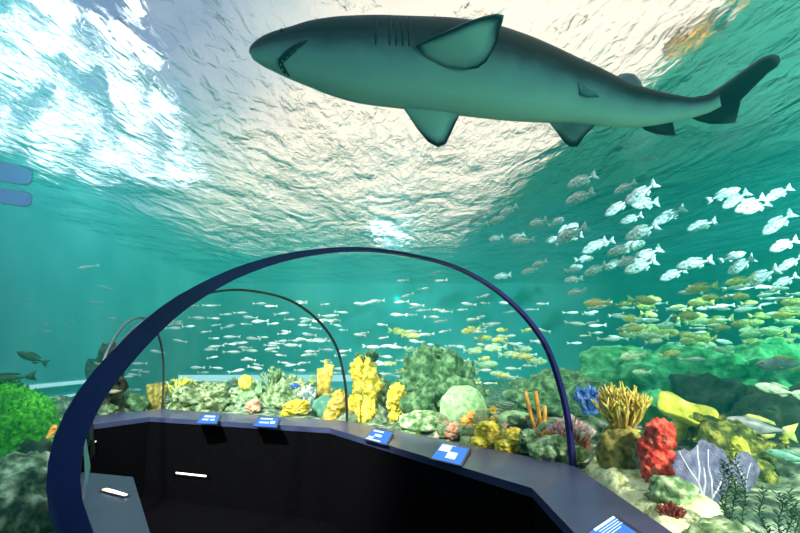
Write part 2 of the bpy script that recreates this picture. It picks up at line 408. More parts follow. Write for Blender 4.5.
sign([tl + a_, tl + a_ + b_, tl + b_, tl], 'large blue information panel at the bottom edge, nearest to the camera', [(.1, .8, .78, .86)] if 0 else [(.05, .14, .30, .93), (.20, .225, .35, .93), (.28, .305, .35, .90), (.36, .385, .35, .92), (.44, .465, .35, .80)])

# reflections on wall and ledge, built as small glowing strips
p = at_plane(192, 474, INK[2], INK[3])
e = (INK[3] - INK[2]).normalized(); n = Vector((e.y, -e.x, 0)); n = n if n.y < 0 else -n
t = thing('strip_light', 'slim white strip light low on the black wall below the ledge', 'light', p + n * .0)
dz = Vector((0, 0, 1)); 
MB().hexa([e * .24 + n * 0 - dz * .03, e * -.24 - dz * .03, e * -.24 + n * .012 - dz * .03, e * .24 + n * .012 - dz * .03],
          [e * .24 + dz * .02, e * -.24 + dz * .02, e * -.24 + n * .012 + dz * .02, e * .24 + n * .012 + dz * .02]).build('housing', M['metal' if 0 else 'black'], t, False)
MB().hexa([e * .20 + n * .012 - dz * .008, e * -.20 + n * .012 - dz * .008, e * -.20 + n * .02 - dz * .008, e * .20 + n * .02 - dz * .008],
          [e * .20 + n * .012 + dz * .006, e * -.20 + n * .012 + dz * .006, e * -.20 + n * .02 + dz * .006, e * .20 + n * .02 + dz * .006]).build('lens', M['lamp_white'], t, False)
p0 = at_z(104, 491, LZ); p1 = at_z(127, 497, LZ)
t = thing('ledge_light', 'small white and yellow light glinting on the blue inner ledge', 'light', (p0 + p1) / 2)  # reflection on the ledge, given its own glow
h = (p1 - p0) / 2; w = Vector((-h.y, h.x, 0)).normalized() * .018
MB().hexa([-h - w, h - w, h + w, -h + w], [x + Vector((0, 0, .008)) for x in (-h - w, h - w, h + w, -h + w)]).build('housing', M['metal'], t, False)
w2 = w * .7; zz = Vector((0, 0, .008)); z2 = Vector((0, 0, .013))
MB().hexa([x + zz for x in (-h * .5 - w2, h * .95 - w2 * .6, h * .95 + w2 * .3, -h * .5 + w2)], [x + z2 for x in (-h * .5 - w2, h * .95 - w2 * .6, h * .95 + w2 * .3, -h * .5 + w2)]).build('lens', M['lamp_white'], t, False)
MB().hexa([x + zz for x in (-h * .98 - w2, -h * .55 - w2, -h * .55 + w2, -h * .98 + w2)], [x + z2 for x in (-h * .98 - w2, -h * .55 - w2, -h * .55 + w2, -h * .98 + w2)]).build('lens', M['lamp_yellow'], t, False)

# ------------------------------------------------------------------ water tank
XL, XR, YB, YN, ZS = -7.8, 14., 21., -5., 4.5
def wall(name, lo, hi, m=None): return structure(MB().box(lo, hi).build(name, m or M['wall'], smooth=False))
wall('wall_left', (XL - .2, YN, -1), (XL, YB, 5.2))
wall('wall_right', (XR, YN, -1), (XR + .2, YB, 5.2))
wall('wall_back', (XL - .2, YB, -1), (XR + .2, YB + .2, 5.2))
wall('wall_near', (XL - .2, YN - .2, -1), (XR + .2, YN, 5.2))
def zband(py, y): return 1.6 - y * math.tan(math.atan((py - 266.5) / F) - PITCH)
band = emit_mat('pale_light_band', (.50, .86, .90), .75)  # glow added so the pale wall bands show through the haze
def glow_wall(label, a, b, z0, z1, glow0, glow1, th=.12):
    a = Vector((*a, 0)); b = Vector((*b, 0)); o_ = (a + b) / 2; o_.z = z0; e = (b - a).normalized(); n = Vector((e.y, -e.x, 0)); h = (b - a).length / 2
    t = thing('light_wall', label, 'wall light', o_)
    def bx(f0, f1, y0, y1, nm, m):
        q = [-e * h + n * f0, e * h + n * f0, e * h + n * f1, -e * h + n * f1]
        MB().hexa([p + Vector((0, 0, y0 - z0)) for p in q], [p + Vector((0, 0, y1 - z0)) for p in q]).build(nm, m, t, False)
    bx(-th, 0, z0, z1, 'body', M['wall']); bx(.001, .03, glow0, glow1, 'light_band', band)
glow_wall('low wall with a long pale cyan light band far behind the coral bank', (-6.3, 14), (-.9, 14), -.2, .98, .72, .90)  # low wall added to carry the glowing band
glow_wall('upper pale light band on the left tank wall above the algae mound', (XL + .08, 8.6), (XL + .08, 13.4), .76, .92, .80, .88)
glow_wall('lower pale light band on the left tank wall above the algae mound', (XL + .08, 8.8), (XL + .08, 13.4), .46, .62, .52, .575)
# rippled surface
mb = MB(); nx, ny = 150, 180; vs = []; fs = []
for j in range(ny + 1):
    for i in range(nx + 1):
        x = XL + (XR - XL) * i / nx; y = YN + (YB - YN) * j / ny
        z = ZS + .05 * noise.noise(Vector((x * .9, y * .5, 0))) + .025 * noise.noise(Vector((x * 2.6, y * 1.3, 5)))
        vs.append((x, y, z))
for j in range(ny):
    for i in range(nx): q = j * (nx + 1) + i; fs.append((q, q + 1, q + nx + 2, q + nx + 1))
mb.add(vs, fs); structure(mb.build('water_surface', M['surface']))
# haze body: box with the tunnel cut out
def water_body():
    bm = bmesh.new()
    x0, x1, y0, y1, z0, z1 = XL + .01, XR - .01, YN + .01, YB - .01, -.9, ZS - .12
    v = [bm.verts.new(p) for p in [(x0,y0,z0),(x1,y0,z0),(x1,y1,z0),(x0,y1,z0),(x0,y0,z1),(x1,y0,z1),(x1,y1,z1),(x0,y1,z1)]]
    for f in [(3,2,1,0),(4,5,6,7),(0,1,5,4),(1,2,6,5),(2,3,7,6),(3,0,4,7)]: bm.faces.new([v[i] for i in f])
    cav = []; rings = []
    fine = []
    for k in range(4):
        for i in range(6): fine.append([p.lerp(q, i / 6) for p, q in zip(SEC[k], SEC[k + 1])])
    fine.append(SEC[4])
    for s in fine:
        e = (s[-1] - s[0]); e.z = 0; c0 = (s[0] + s[-1]) / 2; c0.z = .9
        out = lambda p: p + (p - c0).normalized() * .03
        ring = [Vector((s[0].x, s[0].y, -.09)) - e.normalized() * .03] + [out(p) for p in s] + [Vector((s[-1].x, s[-1].y, -.09)) + e.normalized() * .03]
        rings.append([bm.verts.new(p) for p in ring])
    n = len(rings[0])
    for a, b in zip(rings, rings[1:]):
        for j in range(n): cav.append(bm.faces.new((a[j], a[(j + 1) % n], b[(j + 1) % n], b[j])))
    cav.append(bm.faces.new(rings[0])); cav.append(bm.faces.new(list(reversed(rings[-1]))))
    bmesh.ops.recalc_face_normals(bm, faces=cav)
    bmesh.ops.reverse_faces(bm, faces=cav)
    me = bpy.data.meshes.new('water'); bm.to_mesh(me); bm.free(); me.materials.append(M['haze'])
    o = bpy.data.objects.new('water', me); C.objects.link(o); return structure(o)
water_body()

# ------------------------------------------------------------------ reef
CTRL = []     # seabed control points
def foot(px, py, Y):
    p = at_y(px, py, Y); CTRL.append((p.x, p.y, p.z)); return p
def dims(px, yb, yt, w, Y):
    p = foot(px, yb, Y); k = cam_depth(p) / F
    return p, w * k, (yb - yt) * k
def rock(name, m, label, px, yb, yt, w, Y, seed, amp=.28, freq=2., fine=.08, cat='rock', group=None, dy=None, sub=4, ffreq=8):
    p, W, H = dims(px, yb, yt, w, Y)
    mb = MB().blob((0, 0, H * .40), (W / 2, (dy or W * .8) / 2, H * .60), seed, amp, freq, sub, -.85, fine, ffreq)
    o = mb.build(name, M[m]); o.location = p
    return tag(o, label, cat, group)
def mound(name, m, label, px, yb, yt, w, Y, seed, cat='coral', spike=.03, n=1500):
    p, W, H = dims(px, yb, yt, w, Y)
    mb = MB().blob((0, 0, H * .1), (W / 2, W * .45, H * .9), seed, .08, 2, 4, -.3, .05, 9)
    vs = list(mb.v); r = random.Random(seed)
    for i in range(n):      # shaggy tufts
        q = vs[r.randrange(len(vs))]
        if q.z < -H * .12: continue
        d = Vector((q.x / (W / 2), q.y / (W * .45), (q.z) / H)).normalized() + Vector((r.uniform(-.5, .5), r.uniform(-.5, .5), r.uniform(-.2, .6)))
        mb.tube([q, q + d * spike * r.uniform(.5, 1.2)], [spike * .22, spike * .05], 3)
    o = mb.build(name, M[m]); o.location = p; return tag(o, label, cat)
def branching(name, m, label, px, yb, yt, w, Y, seed, n=60, th=.012, cat='coral', stub=.25, group=None):
    p, W, H = dims(px, yb, yt, w, Y); r = random.Random(seed)
    t = thing(name, label, cat, p, group)
    base = MB().blob((0, 0, 0), (W * stub, W * stub, H * .14), seed, .2, 3, 3, -.4); base.build('base', M[m], t)
    mb = MB()
    for i in range(n):
        a = r.uniform(0, 2 * PI); tilt = r.uniform(.0, 1.) ** .7
        d = Vector((math.cos(a) * tilt * W * .5, math.sin(a) * tilt * W * .5, H * (.95 - .35 * tilt * tilt) * r.uniform(.75, 1.05)))
        s = Vector((math.cos(a), math.sin(a), 0)) * W * .12 * tilt
        mid = s + d * .5 + Vector((r.uniform(-1, 1), r.uniform(-1, 1), r.uniform(-.3, .6))) * W * .06
        tip = s * .3 + d
        mb.tube([s, s.lerp(mid, .5), mid, mid.lerp(tip, .5) + Vector((0, 0, H * .02)), tip], [th * 1.2, th, th, th * .8, th * .45], 5)
        for k in range(2):
            f = r.uniform(.45, .85); b = mid.lerp(tip, (f - .4) * 1.6); e = b + Vector((r.uniform(-1, 1) * W * .13, r.uniform(-1, 1) * W * .13, H * r.uniform(.1, .22)))
            mb.tube([b, b.lerp(e, .6) + Vector((0, 0, -.01 * H)), e], [th * .8, th * .7, th * .4], 5)
    mb.build('branches', M[m], t); return t
def tubes(name, m, label, px, yb, yt, w, Y, seed, n=6, rad=.02, cat='sponge', group=None, lean=0.):
    p, W, H = dims(px, yb, yt, w, Y); r = random.Random(seed); t = thing(name, label, cat, p, group)
    MB().blob((0, 0, 0), (W * .45, W * .4, H * .12), seed, .2, 3, 3, -.5).build('base', M[m], t)
    for i in range(n):
        x = (i / (n - 1) - .5) * W * .8 if n > 1 else 0; h = H * r.uniform(.6, 1.) if i != n // 2 else H
        y = r.uniform(-.2, .2) * W
        MB().tube([(x * .6, y * .5, 0), (x * .8 + lean * h * .4, y, h * .4), (x + lean * h * .8, y, h * .8), (x * 1.05 + lean * h, y, h)], [rad * .9, rad, rad * 1.1, rad * 1.05], 9, True).build('sponge_tube', M[m], t)
    return t
def lumps(name, m, label, px, yb, yt, w, Y, seed, n=9, cat='coral', group=None, sub=4):
    p, W, H = dims(px, yb, yt, w, Y); r = random.Random(seed); mb = MB()
    for i in range(n):
        f = i / max(1, n - 1); a = r.uniform(0, 6.28); q = r.uniform(0, .32) * (1 - .6 * f)
        s = r.uniform(.22, .34)
        mb.blob((math.cos(a) * q * W, math.sin(a) * q * W, H * (.1 + .72 * f)), (W * s, W * s, min(H * .3, W * s * 1.1)), seed + i, .25, 2.5, sub, None, .16, 8)
    o = mb.build(name, M[m]); o.location = p; return tag(o, label, cat, group)
def plate(name, m, label, px, yb, yt, w, Y, seed, cat='coral', group=None, stalk=True):
    p, W, H = dims(px, yb, yt, w, Y); mb = MB(); n = 28; vs = []; fs = []
    rings = [.05, .35, .7, 1.]
    for side in (0, 1):
        for rr in rings:
            for i in range(n):
                a = 2 * PI * i / n; k = 1 + .16 * noise.noise(Vector((math.cos(a) * 1.5, math.sin(a) * 1.5, seed)))
                z = H * (.62 + .30 * rr * rr) + H * .10 * rr * math.sin(3 * a + seed) - side * H * .16 * (1 - .5 * rr)
                vs.append((math.cos(a) * W / 2 * rr * k, math.sin(a) * W * .42 * rr * k, z))
    K = len(rings)
    for side in (0, 1):
        for j in range(K - 1):
            for i in range(n):
                o = side * K * n; fs.append((o + j * n + i, o + j * n + (i + 1) % n, o + (j + 1) * n + (i + 1) % n, o + (j + 1) * n + i))
        fs.append(tuple(side * K * n + i for i in range(n)))
    for i in range(n): fs.append(((K - 1) * n + i, (K - 1) * n + (i + 1) % n, (2 * K - 1) * n + (i + 1) % n, (2 * K - 1) * n + i))
    mb.add(vs, fs)
    if stalk: mb.tube([(0, 0, -.03), (0, 0, H * .3), (0, 0, H * .6)], [W * .16, W * .12, W * .2], 10)
    o = mb.build(name, M[m]); o.location = p; return tag(o, label, cat, group)
def anemone(name, m, label, px, yb, yt, w, Y, seed, n=130):
    p, W, H = dims(px, yb, yt, w, Y); r = random.Random(seed); t = thing(name, label, 'anemone', p)
    MB().blob((0, 0, H * .15), (W * .38, W * .34, H * .38), seed, .12, 2, 3, -.6).build('column', M['maroon'], t)
    mb = MB()
    for i in range(n):
        a = r.uniform(0, 6.28); q = math.sqrt(r.random()); s = Vector((math.cos(a) * q * W * .36, math.sin(a) * q * W * .32, H * (.45 - .2 * q)))
        d = Vector((math.cos(a) * q * W * .16, math.sin(a) * q * W * .14, H * (.5 - .28 * q)))
        mb.tube([s, s + d * .6, s + d], [W * .017, W * .016, W * .022], 5)
    o = mb.build('tentacles', M[m], t); o['kind'] = 'stuff'; return t
def fan(name, label, px, yb, yt, w, Y, seed, veins, outline, group=None):
    """flat fan: outline and veins in unit frame x -.5...5, z 0..1; woven net"""
    p, W, H = dims(px, yb, yt, w, Y); r = random.Random(seed); t = thing(name, label, 'sea fan', p, group)
    yaw = .25
    def P3(x, z, y=0): return Vector((x * W * math.cos(yaw) - y * math.sin(yaw), x * W * math.sin(yaw) + y * math.cos(yaw) + .05 * W * math.sin(x * 5), z * H))
    def inside(x, z):
        c = False; n = len(outline)
        for i in range(n):
            x1, z1 = outline[i]; x2, z2 = outline[i - 1]
            if (z1 > z) != (z2 > z) and x < (x2 - x1) * (z - z1) / (z2 - z1) + x1: c = not c
        return c
    mb = MB(); N_ = 46
    # net of fine strands: little square bars along both grid directions, jittered
    def jit(i, j): return (i / N_ - .5 + .006 * math.sin(j * 1.7 + i), j / N_ + .006 * math.sin(i * 2.1 + j))
    th = W / N_ * .24
    for i in range(N_ + 1):
        for j in range(N_ + 1):
            a = jit(i, j)
            if not inside(*a): continue
            for di, dj in ((1, 0), (0, 1)):
                b = jit(i + di, j + dj)
                if not inside(*b): continue
                pa, pb = P3(*a), P3(*b); u = (pb - pa).normalized(); nn = Vector((-math.sin(yaw), math.cos(yaw), 0)); s = u.cross(nn) * th; nn = nn * th * .7
                mb.add([pa - s - nn, pa + s - nn, pa + s + nn, pa - s + nn, pb - s - nn, pb + s - nn, pb + s + nn, pb - s + nn], [(0,1,5,4),(1,2,6,5),(2,3,7,6),(3,0,4,7)])
    o = mb.build('net', M['fan'], t, False); o['kind'] = 'stuff'
    for v in veins:
        pts = [P3(x, z, -th * 1.2) for x, z in v]; k = len(pts)
        MB().tube(pts, [W * .020 * (1 - .6 * i / (k - 1)) for i in range(k)], 6).build('vein', M['fan_vein'], t)
    return t
def kelp(name, m, label, px, yb, yt, w, Y, seed, n=3, leaves=26, group=None, lw=.16):
    p, W, H = dims(px, yb, yt, w, Y); r = random.Random(seed); t = thing(name, label, 'seaweed', p, group)
    st = MB(); lv = MB()
    for s in range(n):
        x0 = (s / max(1, n - 1) - .5) * W * .5 if n > 1 else 0; h = H * r.uniform(.8, 1.05); y0 = r.uniform(-.2, .2) * W
        path = [Vector((x0 + W * .10 * math.sin(k * 1.1 + s), y0 + W * .06 * math.cos(k + s), h * k / 8 - .02)) for k in range(9)]
        st.tube(path, [W * .022 * (1 - k * .09) for k in range(9)], 5)
        for i in range(leaves):
            f = (i + .5) / leaves * 8; k = int(f); q = path[k].lerp(path[min(k + 1, 8)], f - k)
            a = i * 2.4 + s; L_ = W * .19 * r.uniform(.7, 1.2); d = Vector((math.cos(a), math.sin(a), .55)).normalized(); sd = d.cross(Vector((0, 0, 1))).normalized() * L_ * lw
            up = sd.cross(d).normalized() * L_ * .03; e = q + d * L_; mm = q + d * L_ * .5
            lv.add([q, mm - sd + up * 2, e, mm + sd + up * 2, mm - up, mm + up * 3.], [(0, 1, 4), (1, 2, 4), (2, 3, 4), (3, 0, 4), (1, 0, 5), (2, 1, 5), (3, 2, 5), (0, 3, 5)])
    st.build('stem', M[m], t); o = lv.build('leaves', M[m], t); o['kind'] = 'stuff'; return t

# --- right of the near arch
def slab_rock(name, m, label, corners, seed, hump=.06, n=40, group=None):
    c = [at_z(x, y, z) for x, y, z in corners]; o0 = sum(c, Vector()) / 4; mb = MB(); vs = []; fs = []
    for j in range(n + 1):
        for i in range(n + 1):
            a, b = i / n, j / n; p = c[0].lerp(c[1], a).lerp(c[3].lerp(c[2], a), b)
            ed = min(1, 7 * min(a, 1 - a, b, 1 - b)); q = Vector((p.x * 2.2, p.y * 2.2, seed))
            p.z += hump * (ed ** .5) * (1 + 1.2 * noise.noise(q)) + .022 * noise.noise(q * 5) * ed + .010 * noise.noise(q * 14) * ed - .05
            vs.append(p - o0)
    for j in range(n):
        for i in range(n): q = j * (n + 1) + i; fs.append((q, q + 1, q + n + 2, q + n + 1))
    rim = [i for i in range(n + 1)] + [j * (n + 1) + n for j in range(1, n + 1)] + [n * (n + 1) + i for i in range(n - 1, -1, -1)] + [j * (n + 1) for j in range(n - 1, 0, -1)]
    k = len(vs); vs += [Vector((vs[r].x, vs[r].y, -.3)) for r in rim]; m_ = len(rim)
    fs += [(rim[i], rim[(i + 1) % m_], k + (i + 1) % m_, k + i) for i in range(m_)] + [tuple(k + i for i in range(m_))]
    mb.add(vs, fs); o = mb.build(name, M[m]); o.location = o0
    for p in c: CTRL.append((p.x, p.y, .8))
    return tag(o, label, 'rock', group)
slab_rock('rock_shelf', 'shelf', 'broad pale yellow rock shelf beside the ledge right of the blue arch', [(584, 462, .86), (668, 531, .86), (722, 500, .88), (602, 440, .88)], 3)
slab_rock('rock_shelf', 'rock_pale', 'pale green rock at the bottom edge below the purple sea fan', [(676, 534, .86), (740, 600, .84), (770, 545, .86), (722, 508, .86)], 8, .07)
rock('coral_stump', 'gold', 'golden brown barrel stump under the yellow branching coral', 623, 474, 424, 48, 3.15, 11, .12, 2, .1, 'coral')
branching('branching_coral', 'yellow_coral', 'yellow finger branching coral on the golden stump', 624, 432, 380, 58, 3.15, 4, 70, .0085)
lumps('red_coral', 'red', 'bright red lumpy coral beside the purple sea fan', 661, 478, 426, 44, 2.85, 5, 12)
rock('rock', 'rock_pale', 'pale green mossy stone below the red coral', 672, 503, 478, 44, 2.55, 31, .2, 2, .12)
branching('feather_star', 'maroon', 'small dark red feather star on the pale rock', 671, 520, 502, 28, 2.35, 9, 40, .005)
fan('sea_fan', 'large purple sea fan with pale branching veins beside the red coral', 707, 512, 442, 78, 2.62, 2,
    [[(-.02, .0), (-.06, .22), (-.12, .42), (-.24, .58), (-.33, .74), (-.38, .86)], [(-.12, .42), (-.07, .60), (-.08, .76), (-.06, .92)], [(-.02, .06), (.10, .16), (.22, .26), (.34, .42)], [(.10, .16), (.14, .40), (.10, .62), (.14, .84)], [(-.06, .22), (.02, .40), (.02, .6)]],
    [(-.06, .0), (-.28, .16), (-.44, .42), (-.49, .66), (-.42, .86), (-.28, .9), (-.22, .84), (-.1, .9), (0, 1), (.12, .96), (.26, .9), (.42, .8), (.5, .55), (.44, .3), (.3, .12), (.08, .0)])
fan('sea_fan', 'smaller grey purple sea fan behind the dark seaweed', 748, 492, 453, 40, 2.75, 5,
    [[(-.05, .0), (-.04, .25), (.1, .5), (.24, .68)], [(-.04, .25), (-.2, .5), (-.28, .7)]],
    [(-.08, .0), (-.38, .3), (-.5, .6), (-.36, .9), (-.1, 1), (.2, .96), (.44, .74), (.5, .45), (.3, .15), (.06, .0)])
kelp('seaweed', 'kelp', 'tall dark green leafy seaweed in front of the purple sea fan', 740, 545, 446, 40, 2.2, 3, 4, 90)
kelp('seaweed', 'kelp', 'low dark green seaweed at the bottom right corner', 782, 548, 490, 44, 2.3, 6, 4, 60)
kelp('seaweed', 'white_weed', 'tuft of black and white weed left of the red coral', 644, 470, 438, 26, 3.0, 12, 4, 40)
plate('plate_coral', 'yellow_plate', 'flat yellow green plate coral above the red coral', 678, 434, 402, 60, 3.5, 2).rotation_euler = (.5, .12, .2)
rock('reef_ridge', 'olive', 'mottled yellow and olive reef ridge sloping down to the right', 738, 505, 430, 96, 3.3, 14, .3, 1.8, .16, dy=.5, sub=5)
lumps('yellow_sponge', 'yellow_plate', 'yellow crust sponge on the crest of the olive ridge', 741, 462, 440, 24, 3.0, 21, 6, 'sponge')
plate('plate_coral', 'olive', 'upright olive leaf coral right of the yellow plate', 712, 442, 415, 30, 3.35, 8)
rock('rock', 'green_hill', 'green stone behind the yellow plate coral', 655, 425, 392, 40, 3.9, 16, .2, 2, .1)
rock('rock', 'rock_dark', 'dark shadowed boulder at the right edge behind the ridge', 812, 530, 386, 150, 4.2, 17, .25, 2, .1, dy=.9)  # shadow put into the rock colour
rock('rock', 'rock_dark', 'dark cave rock under the green reef slope', 712, 412, 376, 46, 5.2, 18, .3, 2, .12, dy=1.2)  # dark rock stands in for the shade of a cave
rock('reef_slope', 'green_hill', 'bright green reef slope behind the yellow branching coral', 655, 420, 352, 165, 6.6, 19, .28, 2, .14, 'reef', dy=2, sub=5)
rock('reef_slope', 'green_hill', 'green reef slope at the right edge under the yellow fish', 775, 415, 350, 150, 6.2, 20, .3, 2, .14, 'reef', dy=2, sub=5)
rock('reef_slope', 'rock_mid', 'dull green reef mound between the anemone and green slope', 565, 425, 375, 110, 6.0, 22, .3, 2.2, .14, 'reef', dy=1.6, sub=5)
# --- along the ledge right of the second arch
anemone('anemone', 'pink', 'pink anemone with pale tentacles by the right arch foot', 571, 449, 412, 50, 3.75, 1)
tubes('tube_sponge', 'orange', 'tall orange tube sponge left of the pink anemone', 541, 432, 392, 20, 4.0, 2, 3, .016, lean=-.12)
lumps('orange_sponge', 'orange', 'small round orange sponge below the pink anemone', 546, 447, 433, 16, 3.72, 3, 5, 'sponge')
branching('blue_coral', 'blue_coral', 'bright blue coral left of the yellow branching coral', 590, 412, 384, 34, 4.3, 8, 50, .014)
rock('rock', 'rock_pale', 'pale rock under the pink anemone', 556, 462, 438, 52, 3.62, 24, .2, 2, .12)
rock('dome_coral', 'dome', 'smooth pale green dome coral right of the dark green rock', 463, 424, 386, 46, 4.9, 25, .06, 2, .03, 'coral')
rock('dome_coral', 'dome', 'low pale green dome coral left of the orange tubes', 516, 434, 412, 46, 4.5, 26, .08, 2, .04, 'coral')
rock('rock', 'rock_mid', 'large dark green knobbly rock behind the pale dome coral', 436, 422, 354, 74, 5.9, 27, .3, 2.4, .18, sub=5)
rock('rock', 'rock_mid', 'dark green weedy boulder right of the small yellow sponge', 424, 424, 388, 40, 5.3, 28, .28, 2.4, .18)
lumps('yellow_sponge', 'yellow', 'tall knobbly yellow sponge at the second arch foot', 365, 418, 358, 36, 5.75, 6, 14, 'sponge')
lumps('knobbly_coral', 'rock_pale', 'spotted pale green coral against the tall yellow sponge', 379, 418, 372, 22, 5.85, 9, 10)
branching('soft_coral', 'rock_mid', 'green tufted soft coral on top of the tall yellow sponge', 367, 366, 348, 28, 5.75, 13, 40, .011)
lumps('yellow_sponge', 'yellow', 'short bright yellow sponge between rock and tall sponge', 397, 419, 386, 25, 5.45, 7, 10, 'sponge')
rock('rock', 'rock_pale', 'low pale green stone beside the ledge left of dome coral', 425, 430, 412, 56, 5.0, 32, .15, 2, .1)
lumps('orange_sponge', 'orange', 'orange crust sponge in front of the pale dome coral', 472, 430, 414, 20, 4.55, 30, 6, 'sponge')
lumps('knobbly_coral', 'salmon', 'small salmon coral on the ledge side left of orange crust', 455, 436, 424, 20, 4.5, 33, 6)
lumps('yellow_sponge', 'yellow', 'yellow crust sponge along the ledge below the low dome', 487, 444, 424, 34, 4.15, 34, 8, 'sponge')
lumps('yellow_sponge', 'yellow', 'flat yellow crust sponge on the ledge left of orange sponge', 514, 449, 431, 36, 3.95, 35, 8, 'sponge')
lumps('knobbly_coral', 'rock_pale', 'pale green knobbly coral left of the small orange sponge', 530, 450, 432, 22, 3.8, 36, 8)
# --- behind the far ledge, seen through the second arch
lumps('yellow_sponge', 'yellow', 'yellow sponge crust behind the far ledge left of second arch foot', 296, 415, 402, 32, 6.3, 40, 8, 'sponge')
lumps('knobbly_coral', 'salmon', 'salmon pink coral low behind the far ledge', 253, 411, 400, 18, 6.5, 41, 6)
rock('orange_ball_sponge', 'yellow', 'round yellow ball sponge on the pale coral bank', 245, 388, 375, 14, 6.9, 42, .06, 2, .03, 'sponge')
rock('coral_bank', 'rock_pale', 'pale green coral bank left of the ball sponge', 207, 416, 384, 62, 7.0, 43, .3, 3, .22, 'reef', sub=5)
rock('coral_bank', 'rock_pale', 'pale green coral bank below the ball sponge', 248, 416, 386, 48, 7.1, 44, .3, 3, .22, 'reef', sub=5)
rock('coral_bank', 'rock_pale', 'pale knobbly coral bank under the blue tang', 288, 418, 382, 50, 7.0, 45, .3, 3, .24, 'reef', sub=5)
branching('branching_coral', 'rock_pale', 'pale thicket coral on the bank left of the blue tang', 272, 388, 366, 26, 7.0, 14, 36, .014)
branching('branching_coral', 'silver', 'pale blue staghorn coral right of the blue tang', 308, 410, 384, 22, 6.8, 15, 40, .014)
tubes('tube_sponge', 'yellow_coral', 'pale yellow tube sponge rising at the bend of far ledge', 323, 396, 360, 16, 7.4, 16, 5, .03, lean=.08)
lumps('knobbly_coral', 'yellow_coral', 'sand coloured coral at the foot of the second arch', 337, 419, 394, 24, 6.1, 17, 8)
rock('rock', 'tealfish', 'smooth teal stone behind the far ledge', 325, 416, 396, 26, 6.6, 46, .1, 2, .04)
branching('soft_coral', 'yellow_plate', 'yellow green bushy coral left end of the coral bank', 182, 398, 376, 28, 7.2, 18, 50, .014)
lumps('knobbly_coral', 'rock_pale', 'green knobbly coral right of the third arch foot', 178, 414, 390, 26, 6.8, 19, 9)
rock('tower_rock', 'brown', 'dark brown stacked rock tower behind the blue arch', 103, 412, 352, 34, 6.4, 47, .35, 3, .2)
for i, (x, y) in enumerate(((108, 378), (98, 389), (112, 393), (104, 365))):
    plate('shelf_coral', 'plate_pink', ['pale pink shelf coral right of centre on the dark tower', 'pale pink shelf coral low on the dark tower beside blue arch', 'lowest pale pink shelf coral on the dark tower', 'topmost pale pink shelf coral on the dark tower'][i], x, y + 4, y - 3, 18, 6.15, 50 + i, stalk=False)
tubes('tube_sponge', 'gold', 'dark gold pillar sponge beside the third arch foot', 155, 412, 384, 18, 6.9, 20, 3, .05)
rock('rock', 'rock_mid', 'round green boulder left of the dark gold pillar', 128, 413, 394, 36, 6.7, 48, .12, 2, .08)
rock('rock', 'rock_pale', 'pale stone low behind the ledge next to the dark tower', 100, 414, 402, 30, 6.3, 49, .2, 2, .12)
# --- left of the near arch
mound('algae_mound', 'moss', 'big bright green shaggy algae mound left of the blue arch', 6, 466, 388, 96, 4.2, 2, 'algae', .019, 9000)
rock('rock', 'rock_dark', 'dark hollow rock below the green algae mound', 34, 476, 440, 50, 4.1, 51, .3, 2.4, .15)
rock('rock', 'ground', 'mottled grey green rock at the bottom left corner', -1, 548, 466, 98, 3.65, 52, .2, 2, .12, sub=5, dy=.8)
lumps('orange_sponge', 'orange', 'tiny orange sponge between algae mound and blue arch', 53, 438, 427, 10, 4.0, 53, 5, 'sponge')

# small rubble stones along the ledge, many alike
PROTO = [MB().blob((0, 0, .3), (1, .85, .7), 60 + i, .3, 2.2, 3, -.8, .15, 6).build('rubble_stone', M['rock_pale']) for i in range(3)]
def scatter(n, box, Yf, wr, label, group, protos=None, cat='rock'):
    k = 0; tries = 0
    while k < n and tries < n * 40:
        tries += 1
        px = RND.uniform(box[0], box[1]); py = RND.uniform(box[2], box[3]); Y = Yf(px, py)
        p = at_y(px, py, Y)
        if in_tunnel(p.x, p.y, .1): continue
        s = RND.uniform(*wr) * cam_depth(p) / F / 2
        P_ = protos or PROTO; o = P_[RND.randrange(len(P_))].copy(); C.objects.link(o); o.location = p; o.scale = (s, s, s * RND.uniform(.7, 1.1)); o.rotation_euler = (0, 0, RND.uniform(0, 6))
        tag(o, label, cat, group); CTRL.append((p.x, p.y, p.z)); k += 1
def in_poly(x, y, poly):
    c = False
    for i in range(len(poly)):
        x1, y1 = poly[i]; x2, y2 = poly[i - 1]
        if (y1 > y) != (y2 > y) and x < (x2 - x1) * (y - y1) / (y2 - y1) + x1: c = not c
    return c
FOOT = [(p.x, p.y) for p in [L0, R0, R1, R2, R3, R4, L4, L3, L2, L1]]
def seg_dist(x, y, a, b):
    ax, ay = a; bx, by = b; t = max(0, min(1, ((x - ax) * (bx - ax) + (y - ay) * (by - ay)) / ((bx - ax) ** 2 + (by - ay) ** 2)))
    return math.hypot(x - ax - t * (bx - ax), y - ay - t * (by - ay))
def in_tunnel(x, y, pad=0.):
    if in_poly(x, y, FOOT): return True
    return pad > 0 and min(seg_dist(x, y, FOOT[i], FOOT[i - 1]) for i in range(len(FOOT))) < pad
def Y_far(px, py): return 6.4 + (418 - py) * .05 + .5 * RND.random()
scatter(34, (165, 335, 392, 414), Y_far, (8, 20), 'small pale green rubble stone behind the far ledge', 'rubble behind the far ledge')
def Y_mid(px, py):
    u = (px - 400) / F; y = 4.05 / (.864 + u); return y + .25 + (440 - py) * .02
scatter(26, (400, 560, 420, 446), Y_mid, (9, 20), 'small pale green rubble stone along the ledge between the arches', 'rubble along the near ledge')
scatter(8, (600, 700, 458, 505), lambda a, b: 2.55 + (500 - b) * .022, (7, 15), 'small pale stone on the yellow rock shelf', 'stones on the rock shelf')
